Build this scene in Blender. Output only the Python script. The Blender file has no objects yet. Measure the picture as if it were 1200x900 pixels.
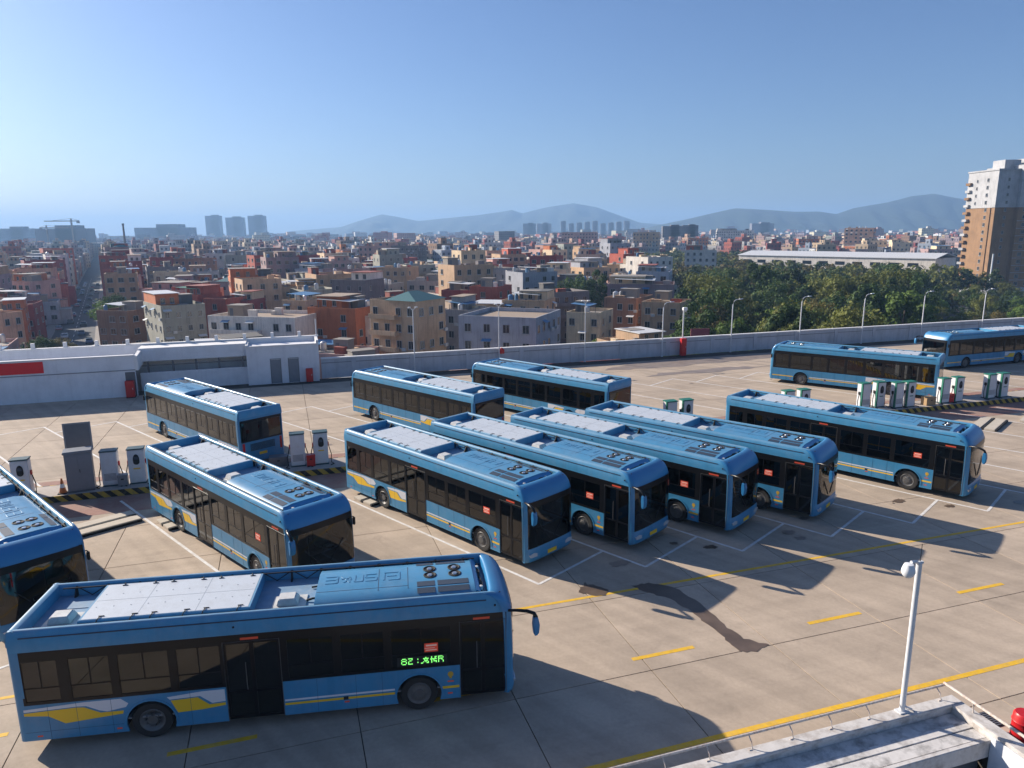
import bpy, bmesh, math, random
import numpy as np
from mathutils import Vector, Matrix

random.seed(7)
R = math.radians
SC = bpy.context.scene
COL = SC.collection

# ------------------------------------------------------------------ camera
F_PX, PITCH, ROLL, CAM_H = 840.0, 0.20855, 0.00767, 12.05
cd = bpy.data.cameras.new('camera')
cd.sensor_width = 36.0
cd.lens = F_PX / 1200.0 * 36.0
cd.clip_start = 0.2
cd.clip_end = 30000
cam = bpy.data.objects.new('camera', cd)
COL.objects.link(cam)
_rt = Vector((1, 0, 0)); _up = Vector((0, math.sin(PITCH), math.cos(PITCH))); _fw = Vector((0, math.cos(PITCH), -math.sin(PITCH)))
_c, _s = math.cos(ROLL), math.sin(ROLL)
_r2 = _rt * _c - _up * _s; _u2 = _rt * _s + _up * _c
mw = Matrix(((_r2.x, _u2.x, -_fw.x, 0), (_r2.y, _u2.y, -_fw.y, 0), (_r2.z, _u2.z, -_fw.z, CAM_H), (0, 0, 0, 1)))
cam.matrix_world = mw
SC.camera = cam

# ------------------------------------------------------------------ sky, sun, exposure
SUN_EL, SUN_AZ = 24.6, 150.0            # azimuth counted from +X, anticlockwise
w = bpy.data.worlds.new('World'); SC.world = w; w.use_nodes = True
nt = w.node_tree
bg = nt.nodes['Background']
sky = nt.nodes.new('ShaderNodeTexSky')
sky.sky_type = 'NISHITA'; sky.sun_disc = False
sky.sun_elevation = R(SUN_EL); sky.sun_rotation = R(90 - SUN_AZ)
sky.air_density = 1.0; sky.dust_density = 1.0; sky.ozone_density = 2.6; sky.altitude = 50
tint = nt.nodes.new('ShaderNodeMix'); tint.data_type = 'RGBA'; tint.blend_type = 'MULTIPLY'; tint.inputs[0].default_value = 1.0; tint.inputs[7].default_value = (.745, .86, 1.11, 1)
nt.links.new(sky.outputs[0], tint.inputs[6]); nt.links.new(tint.outputs[2], bg.inputs[0]); bg.inputs[1].default_value = 0.059
sl = bpy.data.lights.new('sun', 'SUN'); sl.energy = 4.8; sl.angle = R(0.53); sl.color = (1.0, 0.90, 0.77)
so = bpy.data.objects.new('sun', sl); COL.objects.link(so)
sd = Vector((math.cos(R(SUN_AZ)) * math.cos(R(SUN_EL)), math.sin(R(SUN_AZ)) * math.cos(R(SUN_EL)), math.sin(R(SUN_EL))))
so.rotation_euler = sd.to_track_quat('Z', 'Y').to_euler(); so.location = (-40, 20, 40)
SC.view_settings.view_transform = 'Standard'; SC.view_settings.look = 'None'
SC.view_settings.gamma = 1.0; SC.view_settings.use_curve_mapping = False
SC.view_settings.exposure = 0.96
SC.render.engine = 'CYCLES'
SC.cycles.max_bounces = 6; SC.cycles.transparent_max_bounces = 12
SC.cycles.use_denoising = True
SC.cycles.volume_step_rate = 5

# ------------------------------------------------------------------ helpers
def ray(px, py):
    X, Y = px - 600, 450 - py
    x = _c * X + _s * Y; y = -_s * X + _c * Y
    return Vector((x, F_PX * math.cos(PITCH) + y * math.sin(PITCH), -F_PX * math.sin(PITCH) + y * math.cos(PITCH)))
def at_y(px, py, D):                    # the point on a pixel's ray that lies D metres out
    d = ray(px, py); t = D / d.y
    return Vector((d.x * t, D, CAM_H + d.z * t))
GA = R(17.7)                            # the yard's own grid: u along the parapet, v away from the camera
UX, UY = math.cos(GA), math.sin(GA)
def W(u, v, z=0.0): return Vector((u * UX - v * UY, u * UY + v * UX, z))
def to_pix(P):
    x, y, z = P[0], P[1], P[2] - CAM_H
    d = y * math.cos(PITCH) - z * math.sin(PITCH); q = y * math.sin(PITCH) + z * math.cos(PITCH)
    if d <= 0.1: return None
    X, Y = F_PX * x / d, F_PX * q / d
    return 600 + _c * X - _s * Y, 450 - (_s * X + _c * Y)
def in_view(P, m=60):
    p = to_pix(P)
    return p is not None and -m < p[0] < 1200 + m and -m < p[1] < 900 + m

class MB:
    """collects shapes; build() links them as one mesh object"""
    def __init__(s): s.v = []; s.f = []
    def add(s, vs, fs):
        o = len(s.v); s.v += [tuple(p) for p in vs]; s.f += [tuple(i + o for i in f) for f in fs]; return s
    def box(s, x0, x1, y0, y1, z0, z1):
        return s.add([(x0, y0, z0), (x1, y0, z0), (x1, y1, z0), (x0, y1, z0), (x0, y0, z1), (x1, y0, z1), (x1, y1, z1), (x0, y1, z1)],
                     [(0, 3, 2, 1), (4, 5, 6, 7), (0, 1, 5, 4), (1, 2, 6, 5), (2, 3, 7, 6), (3, 0, 4, 7)])
    def ext(s, pts, a, b, axis='y'):
        """outline pts extruded between a and b: axis y (pts are x,z), x (pts are y,z), z (pts are x,y)"""
        f = {'y': lambda p, t: (p[0], t, p[1]), 'x': lambda p, t: (t, p[0], p[1]), 'z': lambda p, t: (p[0], p[1], t)}[axis]
        n = len(pts)
        return s.add([f(p, a) for p in pts] + [f(p, b) for p in pts],
                     [tuple(range(n - 1, -1, -1)), tuple(range(n, 2 * n))] + [(i, (i + 1) % n, n + (i + 1) % n, n + i) for i in range(n)])
    def tube(s, path, r, n=8, cap=True):
        path = [Vector(p) for p in path]; rs = r if isinstance(r, (list, tuple)) else [r] * len(path)
        vs = []; fs = []
        for i, p in enumerate(path):
            t = (path[min(i + 1, len(path) - 1)] - path[max(i - 1, 0)]).normalized()
            a = Vector((0, 0, 1)) if abs(t.z) < .9 else Vector((1, 0, 0))
            e1 = t.cross(a).normalized(); e2 = t.cross(e1)
            for k in range(n):
                g = 2 * math.pi * k / n; vs.append(p + (e1 * math.cos(g) + e2 * math.sin(g)) * rs[i])
        for i in range(len(path) - 1):
            for k in range(n):
                fs.append((i * n + k, i * n + (k + 1) % n, (i + 1) * n + (k + 1) % n, (i + 1) * n + k))
        if cap: fs += [tuple(range(n - 1, -1, -1)), tuple(range((len(path) - 1) * n, len(path) * n))]
        return s.add(vs, fs)
    def lathe(s, prof, n=24, axis='y', c=(0, 0, 0)):
        """prof: (radius, along) pairs turned about an axis"""
        vs = []; fs = []; m = len(prof)
        for k in range(n):
            g = 2 * math.pi * k / n
            for r, t in prof:
                a, b = r * math.cos(g), r * math.sin(g)
                q = {'y': (a, t, b), 'z': (a, b, t), 'x': (t, a, b)}[axis]
                vs.append((q[0] + c[0], q[1] + c[1], q[2] + c[2]))
        for k in range(n):
            for i in range(m - 1):
                fs.append((k * m + i, ((k + 1) % n) * m + i, ((k + 1) % n) * m + i + 1, k * m + i + 1))
        return s.add(vs, fs)
    def mesh(s, name, mat=None, smooth=False, bevel=0, angle=35):
        me = bpy.data.meshes.new(name); me.from_pydata(s.v, [], s.f)
        bm = bmesh.new(); bm.from_mesh(me)
        bmesh.ops.remove_doubles(bm, verts=bm.verts, dist=1e-5)
        bmesh.ops.recalc_face_normals(bm, faces=bm.faces)
        if bevel:
            es = [e for e in bm.edges if len(e.link_faces) == 2 and e.calc_face_angle(0) > R(30)]
            bmesh.ops.bevel(bm, geom=es, offset=bevel, segments=2, affect='EDGES', clamp_overlap=True)
        bm.to_mesh(me); bm.free()
        if smooth or bevel:
            me.shade_smooth(); me.set_sharp_from_angle(angle=R(angle))
        if mat: me.materials.append(mat)
        return me
    def build(s, name, mat, parent=None, **k):
        return link(name, s.mesh(name, mat, **k), parent)
def link(name, me, parent=None, loc=None, rz=None):
    o = bpy.data.objects.new(name, me); COL.objects.link(o)
    if parent: o.parent = parent
    if loc is not None: o.location = loc
    if rz is not None: o.rotation_euler = (0, 0, rz)
    return o
def tag(o, label=None, cat=None, group=None, kind=None):
    if label: o['label'] = label
    if cat: o['category'] = cat
    if group: o['group'] = group
    if kind: o['kind'] = kind
    return o
def thing(name, label, cat, loc=(0, 0, 0), rz=0, group=None):
    o = bpy.data.objects.new(name, None); COL.objects.link(o)
    o.location = loc; o.rotation_euler = (0, 0, rz); o.empty_display_size = .3
    return tag(o, label, cat, group)
KIDS = {}
def copy_tree(o, parent=None):
    c = o.copy(); COL.objects.link(c); c.parent = parent
    for ch in o.children: copy_tree(ch, c)
    return c

# ------------------------------------------------------------------ materials
MATS = {}
def mat(name, col, rough=.6, metal=0, var=.0, scale=3.0, bump=0, bscale=40, spec=.5, coat=0, objvar=0, emit=0, streak=0, dust_sheen=0, dirt=None, dscale=1.2, damt=.5):
    if name in MATS: return MATS[name]
    m = bpy.data.materials.new(name); m.use_nodes = True; t = m.node_tree; N = t.nodes; L = t.links
    b = N['Principled BSDF']
    b.inputs['Roughness'].default_value = rough; b.inputs['Metallic'].default_value = metal
    b.inputs['Specular IOR Level'].default_value = spec; b.inputs['Coat Weight'].default_value = coat; b.inputs['Coat Roughness'].default_value = .08
    out = None
    rgb = N.new('ShaderNodeRGB'); rgb.outputs[0].default_value = (*col, 1); out = rgb.outputs[0]
    tc0 = N.new('ShaderNodeTexCoord'); oi0 = N.new('ShaderNodeObjectInfo'); of = N.new('ShaderNodeMath'); of.operation = 'MULTIPLY'; of.inputs[1].default_value = 61.0; L.new(oi0.outputs['Random'], of.inputs[0])
    tc = N.new('ShaderNodeVectorMath'); tc.operation = 'ADD'; L.new(tc0.outputs['Object'], tc.inputs[0]); L.new(of.outputs[0], tc.inputs[1])
    if dirt:
        n = N.new('ShaderNodeTexNoise'); n.inputs['Scale'].default_value = dscale; n.inputs['Detail'].default_value = 8; n.inputs['Roughness'].default_value = .65
        L.new(tc.outputs[0], n.inputs['Vector'])
        r = N.new('ShaderNodeMapRange'); r.inputs[1].default_value = .45; r.inputs[2].default_value = .72; r.inputs[4].default_value = damt
        L.new(n.outputs[0], r.inputs[0])
        mx = N.new('ShaderNodeMix'); mx.data_type = 'RGBA'; L.new(r.outputs[0], mx.inputs[0]); L.new(out, mx.inputs[6]); mx.inputs[7].default_value = (*dirt, 1); out = mx.outputs[2]
    if var:
        n = N.new('ShaderNodeTexNoise'); n.inputs['Scale'].default_value = scale; n.inputs['Detail'].default_value = 6
        L.new(tc.outputs[0], n.inputs['Vector'])
        r = N.new('ShaderNodeMapRange'); r.inputs[3].default_value = 1 - var; r.inputs[4].default_value = 1 + var; r.inputs[1].default_value = .25; r.inputs[2].default_value = .75
        L.new(n.outputs[0], r.inputs[0])
        hs = N.new('ShaderNodeHueSaturation'); L.new(out, hs.inputs['Color']); L.new(r.outputs[0], hs.inputs['Value']); out = hs.outputs[0]
    if streak:
        mp = N.new('ShaderNodeMapping'); mp.inputs['Scale'].default_value = (1.6, 1.6, .12); L.new(tc.outputs[0], mp.inputs[0])
        n = N.new('ShaderNodeTexNoise'); n.inputs['Scale'].default_value = 1.6; n.inputs['Detail'].default_value = 7; n.inputs['Roughness'].default_value = .7; L.new(mp.outputs[0], n.inputs['Vector'])
        r = N.new('ShaderNodeMapRange'); r.inputs[1].default_value = .5; r.inputs[2].default_value = .72; r.inputs[3].default_value = 1; r.inputs[4].default_value = 1 - streak; L.new(n.outputs[0], r.inputs[0])
        hs = N.new('ShaderNodeHueSaturation'); L.new(out, hs.inputs['Color']); L.new(r.outputs[0], hs.inputs['Value']); out = hs.outputs[0]
    if objvar:
        oi = N.new('ShaderNodeObjectInfo'); r = N.new('ShaderNodeMapRange'); r.inputs[3].default_value = 1 - objvar; r.inputs[4].default_value = 1 + objvar
        L.new(oi.outputs['Random'], r.inputs[0]); hs = N.new('ShaderNodeHueSaturation'); L.new(out, hs.inputs['Color']); L.new(r.outputs[0], hs.inputs['Value']); out = hs.outputs[0]
    if dust_sheen:  # upward faces paler: settled dust, with the roofs' pale sheen put into the colour
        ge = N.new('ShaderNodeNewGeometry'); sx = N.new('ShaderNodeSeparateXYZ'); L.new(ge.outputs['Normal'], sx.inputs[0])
        r = N.new('ShaderNodeMapRange'); r.inputs[1].default_value = .35; r.inputs[2].default_value = .95; r.inputs[4].default_value = dust_sheen; L.new(sx.outputs[2], r.inputs[0])
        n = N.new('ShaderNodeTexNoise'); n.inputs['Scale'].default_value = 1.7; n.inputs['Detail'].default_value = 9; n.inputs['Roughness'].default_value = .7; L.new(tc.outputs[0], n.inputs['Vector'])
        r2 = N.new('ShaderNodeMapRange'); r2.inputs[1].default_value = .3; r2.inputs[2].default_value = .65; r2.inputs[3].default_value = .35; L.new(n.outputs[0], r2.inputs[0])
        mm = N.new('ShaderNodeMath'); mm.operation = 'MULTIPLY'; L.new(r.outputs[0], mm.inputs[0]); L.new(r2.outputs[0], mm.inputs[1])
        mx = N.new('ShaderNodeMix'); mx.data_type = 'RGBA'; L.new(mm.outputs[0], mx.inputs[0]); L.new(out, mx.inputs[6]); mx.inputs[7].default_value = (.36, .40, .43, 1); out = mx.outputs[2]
    L.new(out, b.inputs['Base Color'])
    if emit: L.new(out, b.inputs['Emission Color']); b.inputs['Emission Strength'].default_value = emit
    if bump:
        n = N.new('ShaderNodeTexNoise'); n.inputs['Scale'].default_value = bscale; n.inputs['Detail'].default_value = 4
        L.new(tc.outputs[0], n.inputs['Vector'])
        bp = N.new('ShaderNodeBump'); bp.inputs['Strength'].default_value = bump; bp.inputs['Distance'].default_value = .02
        L.new(n.outputs[0], bp.inputs['Height']); L.new(bp.outputs[0], b.inputs['Normal'])
    MATS[name] = m
    return m
def glass(name, tint, gloss=(1, 1, 1), ior=1.62, rough=.02):
    if name in MATS: return MATS[name]
    m = bpy.data.materials.new(name); m.use_nodes = True; t = m.node_tree; N = t.nodes; L = t.links
    N.remove(N['Principled BSDF']); o = N['Material Output']
    tr = N.new('ShaderNodeBsdfTransparent'); tr.inputs[0].default_value = (*tint, 1)
    gl = N.new('ShaderNodeBsdfGlossy'); gl.inputs['Color'].default_value = (*gloss, 1); gl.inputs['Roughness'].default_value = rough
    fr = N.new('ShaderNodeFresnel'); fr.inputs[0].default_value = ior
    mx = N.new('ShaderNodeMixShader'); L.new(fr.outputs[0], mx.inputs[0]); L.new(tr.outputs[0], mx.inputs[1]); L.new(gl.outputs[0], mx.inputs[2])
    L.new(mx.outputs[0], o.inputs[0]); MATS[name] = m
    return m

M_blue = mat('bus_blue', (.038, .215, .395), rough=.40, coat=.15, dust_sheen=.12, streak=.18, var=.05, scale=1.5, dirt=(.17, .26, .36), damt=.28, dscale=2.2)
M_bluefair_lit = mat('bus_blue_fairing_lit', (.052, .255, .44), rough=.43, coat=.08, dust_sheen=.4, streak=.15, var=.06, scale=2, dirt=(.20, .30, .40), damt=.3, dscale=2.5)  # lighter blue than the sides, with the light on the slope painted in
M_bluecap = mat('bus_blue_cap', (.022, .19, .40), rough=.38, coat=.25, dust_sheen=.12, var=.04, scale=1.5)
M_rooffl = mat('bus_roof_floor', (.10, .23, .38), rough=.6, dust_sheen=.3, var=.12, scale=5, dirt=(.30, .33, .36), damt=.5, dscale=3)
M_batt = mat('battery_lid', (.50, .54, .59), rough=.55, var=.07, scale=2.5, dirt=(.30, .31, .32), damt=.5, dscale=2.5)
M_black = mat('black_trim', (.007, .007, .008), rough=.3, spec=.3)
M_matblack = mat('matt_black', (.015, .015, .016), rough=.8)
M_rubber = mat('tyre_rubber', (.022, .021, .020), rough=.85, var=.2, scale=8)
M_rim = mat('wheel_rim', (.12, .12, .12), rough=.5, metal=.3, dirt=(.10, .08, .06), damt=.6, dscale=8)
M_glass = glass('tinted_glass', (.155, .19, .165))
M_wind = glass('windscreen_glass', (.26, .28, .28))
M_white = mat('white_paint', (.72, .72, .72), rough=.5, var=.05, scale=4)
M_offw = mat('hatch_plastic', (.55, .55, .54), rough=.5, var=.06, dirt=(.35, .33, .30), damt=.6, dscale=5)
M_dwhite = mat('decal_white', (.62, .63, .66), rough=.4)
M_yel = mat('decal_yellow', (.78, .48, .02), rough=.4)
M_gold = mat('decal_gold', (.55, .33, .03), rough=.5)
M_red = mat('tail_red', (.45, .01, .015), rough=.3)
M_redbox = mat('red_enamel', (.50, .012, .015), rough=.4, var=.08)
M_lamp = mat('lamp_clear', (.6, .62, .64), rough=.15, metal=.3)
M_sign = mat('route_board', (.62, .055, .02), rough=.5, emit=.12)
M_signdim = mat('route_board_text', (.75, .55, .45), rough=.5, emit=.05)
M_ledg = mat('led_green', (.25, 1.0, .18), rough=.5, emit=.9)
M_ledr = mat('led_red', (.50, .06, .025), rough=.5, emit=.06)
M_seat = mat('seat_fabric', (.10, .26, .22), rough=.7, objvar=.35)
M_floor = mat('bus_floor', (.22, .22, .22), rough=.7)
M_ceil = mat('bus_ceiling', (.60, .61, .60), rough=.7)
M_pole = mat('pale_rail', (.60, .58, .50), rough=.35)
M_grille = mat('dark_grille', (.03, .045, .07), rough=.55)
M_seamd = mat('panel_gap', (.02, .08, .14), rough=.6)
M_seam = mat('seam_grey', (.20, .24, .29), rough=.6)
M_chrome = mat('fan_hub', (.5, .52, .55), rough=.3, metal=.8)

# ================================================================== SETTING
GZ = -17.0
def conc(name, col, speck=.10, stain=(.24, .195, .155), damt=.4):
    m = bpy.data.materials.new(name); m.use_nodes = True; t = m.node_tree; N = t.nodes; L = t.links; b = N['Principled BSDF']
    b.inputs['Roughness'].default_value = .85; b.inputs['Specular IOR Level'].default_value = .3
    ge = N.new('ShaderNodeNewGeometry'); oi = N.new('ShaderNodeObjectInfo')
    def noise(sc, det=6, ro=.6, dist=0):
        n = N.new('ShaderNodeTexNoise'); n.inputs['Scale'].default_value = sc; n.inputs['Detail'].default_value = det; n.inputs['Roughness'].default_value = ro; n.inputs['Distortion'].default_value = dist
        L.new(ge.outputs['Position'], n.inputs['Vector']); return n.outputs[0]
    def rng(x, a, bb, c, d):
        r = N.new('ShaderNodeMapRange'); r.inputs[1].default_value = a; r.inputs[2].default_value = bb; r.inputs[3].default_value = c; r.inputs[4].default_value = d; L.new(x, r.inputs[0]); return r.outputs[0]
    def mul(x, y):
        k = N.new('ShaderNodeMath'); k.operation = 'MULTIPLY'; L.new(x, k.inputs[0]); L.new(y, k.inputs[1]); return k.outputs[0]
    val = mul(rng(noise(.35, 5), .3, .7, .86, 1.12), rng(noise(9, 8, .7), .25, .75, 1 - speck, 1 + speck))
    val = mul(val, rng(oi.outputs['Random'], 0, 1, .93, 1.06))
    for ang, amt in ((-44.3, .10), (17.7, .07)):
        mp = N.new('ShaderNodeMapping'); mp.vector_type = 'TEXTURE'; mp.inputs['Rotation'].default_value = (0, 0, R(ang)); mp.inputs['Scale'].default_value = (14, .55, 1); L.new(ge.outputs['Position'], mp.inputs[0])
        n = N.new('ShaderNodeTexNoise'); n.inputs['Scale'].default_value = 1.0; n.inputs['Detail'].default_value = 5; L.new(mp.outputs[0], n.inputs['Vector'])
        val = mul(val, rng(n.outputs[0], .38, .66, 1 + amt * .5, 1 - amt))
    rgb = N.new('ShaderNodeRGB'); rgb.outputs[0].default_value = (*col, 1)
    mx = N.new('ShaderNodeMix'); mx.data_type = 'RGBA'; L.new(rng(noise(.9, 9, .68, .6), .55, .74, 0, damt), mx.inputs[0]); L.new(rgb.outputs[0], mx.inputs[6]); mx.inputs[7].default_value = (*stain, 1)
    hs = N.new('ShaderNodeHueSaturation'); L.new(mx.outputs[2], hs.inputs['Color']); L.new(val, hs.inputs['Value']); L.new(hs.outputs[0], b.inputs['Base Color'])
    bp = N.new('ShaderNodeBump'); bp.inputs['Strength'].default_value = .25; bp.inputs['Distance'].default_value = .01; L.new(noise(45, 4), bp.inputs['Height']); L.new(bp.outputs[0], b.inputs['Normal'])
    return m
M_conc = conc('yard_concrete', (.43, .345, .265))
M_joint = mat('joint_filler', (.07, .06, .05), rough=.9)
M_sub = mat('deck_side', (.30, .29, .28), rough=.9, var=.1)
def ground_mat():
    m = bpy.data.materials.new('town_ground'); m.use_nodes = True; t = m.node_tree; N = t.nodes; L = t.links; b = N['Principled BSDF']; b.inputs['Roughness'].default_value = .95
    g = N.new('ShaderNodeNewGeometry'); n = N.new('ShaderNodeTexNoise'); n.inputs['Scale'].default_value = .02; n.inputs['Detail'].default_value = 10; n.inputs['Roughness'].default_value = .7; L.new(g.outputs['Position'], n.inputs['Vector'])
    cr = N.new('ShaderNodeValToRGB'); e = cr.color_ramp.elements; e[0].position = .38; e[0].color = (.05, .065, .035, 1); e[1].position = .62; e[1].color = (.17, .15, .13, 1); L.new(n.outputs[0], cr.inputs[0]); L.new(cr.outputs[0], b.inputs['Base Color'])
    return m
g = MB(); g.add([(-9000, -150, GZ), (9000, -150, GZ), (9000, 9000, GZ), (-9000, 9000, GZ)], [(0, 1, 2, 3)])
tag(g.build('ground', ground_mat()), kind='structure')

# the roof deck that carries the yard, its slabs laid one by one
U0, U1, V0, V1 = -48, 128, 3.0, 62.0
deck_root = MB()
for pts, a, b in ((((U0, 12.2), (U1, 12.2), (U1, V1), (U0, V1)), GZ, -.06), (((U0, V0), (15.0, V0), (15.0, 12.2), (U0, 12.2)), GZ, -3.3), (((15.3, V0), (U1, V0), (U1, 12.2), (15.3, 12.2)), GZ, -.061), (((U0, V0), (-1.2, V0), (-1.2, 12.2), (U0, 12.2)), -3.3, -.062)):
    deck_root.ext([W(*p)[:2] for p in pts], a, b, 'z')
deck = tag(deck_root.build('deck', M_joint), kind='structure')
SL_U, SL_V = 4.02, 4.0
_gap = .024
sm = MB().box(_gap / 2, SL_U - _gap / 2, _gap / 2, SL_V - _gap / 2, -.06, 0).mesh('slab', M_conc, bevel=.004)
for i in range(-14, 30):
    for j in range(-2, 12):
        u, v = 9.15 + SL_U * i, 15.98 + SL_V * j
        if v + SL_V > 62 + .6 or v < V0 - 1: continue
        if not any(in_view(W(u + a, v + b), 150) for a in (0, SL_U) for b in (0, SL_V)): continue
        if 7.5 < v < 11.0 and u < 15: continue
        link('slab', sm, deck, W(u, v), GA)
MB().box(15.38, 9.15 + SL_U * 2 - _gap / 2, 7.98, 11.98 - _gap / 2, -.06, 0).build('slab', M_conc, deck, bevel=.004).rotation_euler.z = GA

# painted marks
M_ylw = mat('road_yellow', (.72, .42, .02), rough=.75, var=.12, scale=6, dirt=(.45, .33, .18), damt=.45, dscale=5)
M_wht = mat('road_white', (.68, .66, .63), rough=.75, var=.1, scale=6, dirt=(.45, .38, .31), damt=.7, dscale=4)
def strip(p, q, wd, name, m, label=None, z=.004, parent=deck):
    p, q = Vector(W(*p)), Vector(W(*q)); t = (q - p).normalized(); n = Vector((-t.y, t.x, 0)) * wd / 2
    k = max(1, int((q - p).length / 2)); mb = MB()
    mb.ext([(p - n)[:2], (q - n)[:2], (q + n)[:2], (p + n)[:2]], z - .003, z, 'z')
    return mb.build(name, m, parent)
strip((-30, 13.05), (40, 13.05), .16, 'yellow_line', M_ylw)
strip((-30, 20.33), (70, 20.33), .13, 'yellow_line', M_ylw)
for k in range(-3, 9): strip((2.76 + 6.11 * k, 16.62), (4.78 + 6.11 * k, 16.62), .15, 'yellow_dash', M_ylw)
strip((-9.6, 18.65), (-7.2, 18.65), .15, 'yellow_dash', M_ylw)
ca, sa = math.cos(R(-62)), math.sin(R(-62))
for k in range(-6, 14):
    u = 7.87 + 4.16 * k
    strip((u, 21.7), (u - 15.6 * ca, 21.7 - 15.6 * sa), .11, 'bay_line', M_wht, z=.0055)
    strip((u, 21.72), (u + 3.66 * math.cos(R(28)), 21.72 + 3.66 * math.sin(R(28))), .11, 'bay_line', M_wht, z=.007)
for k in range(-6, 22):
    u = -4.52 + 2.08 + 4.16 * k; s = -5.6 / math.sin(R(60)); e = 7.6 / math.sin(R(60))
    strip((u + s * math.cos(R(120)), 44.08 - 5.6), (u + e * math.cos(R(120)), 44.08 + 7.6), .11, 'bay_line', M_wht, z=.0055)
    strip((u + e * math.cos(R(120)), 51.7), (u + e * math.cos(R(120)) - 3.6 * math.cos(R(30)), 51.7 - 3.6 * math.sin(R(30))), .11, 'bay_line', M_wht, z=.007)
# wet and oily patches with their own outlines
M_wet = mat('wet_concrete', (.12, .085, .062), rough=.35, var=.25, scale=2)
M_damp = mat('damp_concrete', (.25, .20, .165), rough=.5, var=.2, scale=2)
def patch(pts, m, name='wet_stain', z=.009, jit=.06, sub=6, seed=1):
    rr = random.Random(seed); out = []
    for i in range(len(pts)):
        a, b = pts[i], pts[(i + 1) % len(pts)]
        for k in range(sub):
            t = k / sub; out.append((a[0] + (b[0] - a[0]) * t + rr.uniform(-jit, jit), a[1] + (b[1] - a[1]) * t + rr.uniform(-jit, jit)))
    mb = MB(); mb.ext([W(*p)[:2] for p in out], z - .002, z, 'z'); return mb.build(name, m, deck)
patch([(10.9, 20.55), (11.5, 20.6), (12.2, 20.05), (12.5, 18.8), (12.42, 17.4), (12.55, 16.5), (13.1, 16.0), (12.5, 15.85), (12.0, 15.95), (12.0, 16.8), (11.95, 17.8), (11.9, 18.6), (11.6, 19.5), (11.1, 20.1)], M_wet, jit=.05, sub=5)
patch([(9.4, 21.3), (10.0, 20.6), (9.7, 20.2), (8.9, 20.7)], M_wet, seed=2)
patch([(27, 57), (33, 56.4), (41, 57.2), (47, 56.8), (46, 59.6), (39, 60.1), (30, 59.4)], M_damp, seed=3, jit=.35)
patch([(29, 53.4), (36, 53.0), (42, 53.8), (38, 54.6), (31, 54.3)], M_damp, seed=4, jit=.25)
for i in range(26):
    rr = random.Random(100 + i); u, v = rr.uniform(-10, 40), rr.uniform(21.5, 24) if i < 14 else rr.uniform(40, 56); s = rr.uniform(.06, .22)
    patch([(u + s * math.cos(a), v + s * .7 * math.sin(a)) for a in np.linspace(0, 6.28, 8)[:-1]], M_damp if i % 3 else M_wet, seed=i, jit=s * .35, sub=3, z=.011, name='oil_spot')
for i, (u, v) in enumerate([(19.0, 22.6), (15.2, 22.4), (11.2, 22.3), (27.6, 22.7), (29.6, 23.4), (26.0, 23.9), (20.6, 23.6), (31.0, 22.0)]):
    s = .14 + .16 * random.random(); patch([(u + s * 1.7 * math.cos(a), v + s * math.sin(a)) for a in np.linspace(0, 6.28, 9)[:-1]], M_wet if i % 2 else M_damp, seed=50 + i, jit=s * .38, sub=3, z=.0125, name='oil_spot')

# red pavers on both sides of the charging island
def brick_mat():
    m = bpy.data.materials.new('red_pavers'); m.use_nodes = True; t = m.node_tree; N = t.nodes; L = t.links; b = N['Principled BSDF']; b.inputs['Roughness'].default_value = .9
    tc = N.new('ShaderNodeTexCoord'); br = N.new('ShaderNodeTexBrick'); br.inputs['Scale'].default_value = 4; br.inputs['Color1'].default_value = (.27, .13, .10, 1); br.inputs['Color2'].default_value = (.34, .17, .13, 1); br.inputs['Mortar'].default_value = (.2, .15, .13, 1); br.inputs['Mortar Size'].default_value = .015
    L.new(tc.outputs['Object'], br.inputs['Vector']); n = N.new('ShaderNodeTexNoise'); n.inputs['Scale'].default_value = .7; n.inputs['Detail'].default_value = 8; L.new(tc.outputs['Object'], n.inputs['Vector'])
    mx = N.new('ShaderNodeMix'); mx.data_type = 'RGBA'; r = N.new('ShaderNodeMapRange'); r.inputs[1].default_value = .45; r.inputs[2].default_value = .7; r.inputs[4].default_value = .7; L.new(n.outputs[0], r.inputs[0]); L.new(r.outputs[0], mx.inputs[0]); L.new(br.outputs[0], mx.inputs[6]); mx.inputs[7].default_value = (.33, .26, .21, 1); L.new(mx.outputs[2], b.inputs['Base Color'])
    return m
M_pav = brick_mat()
for (a, b, c, d) in ((-24, 62, 33.9, 36.2), (-24, 62, 37.95, 39.6)):
    p = MB().box(0, b - a, 0, d - c, 0, .003).build('paving', M_pav); p.location = W(a, c, .0005); p.rotation_euler.z = GA; tag(p, kind='structure')

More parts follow.
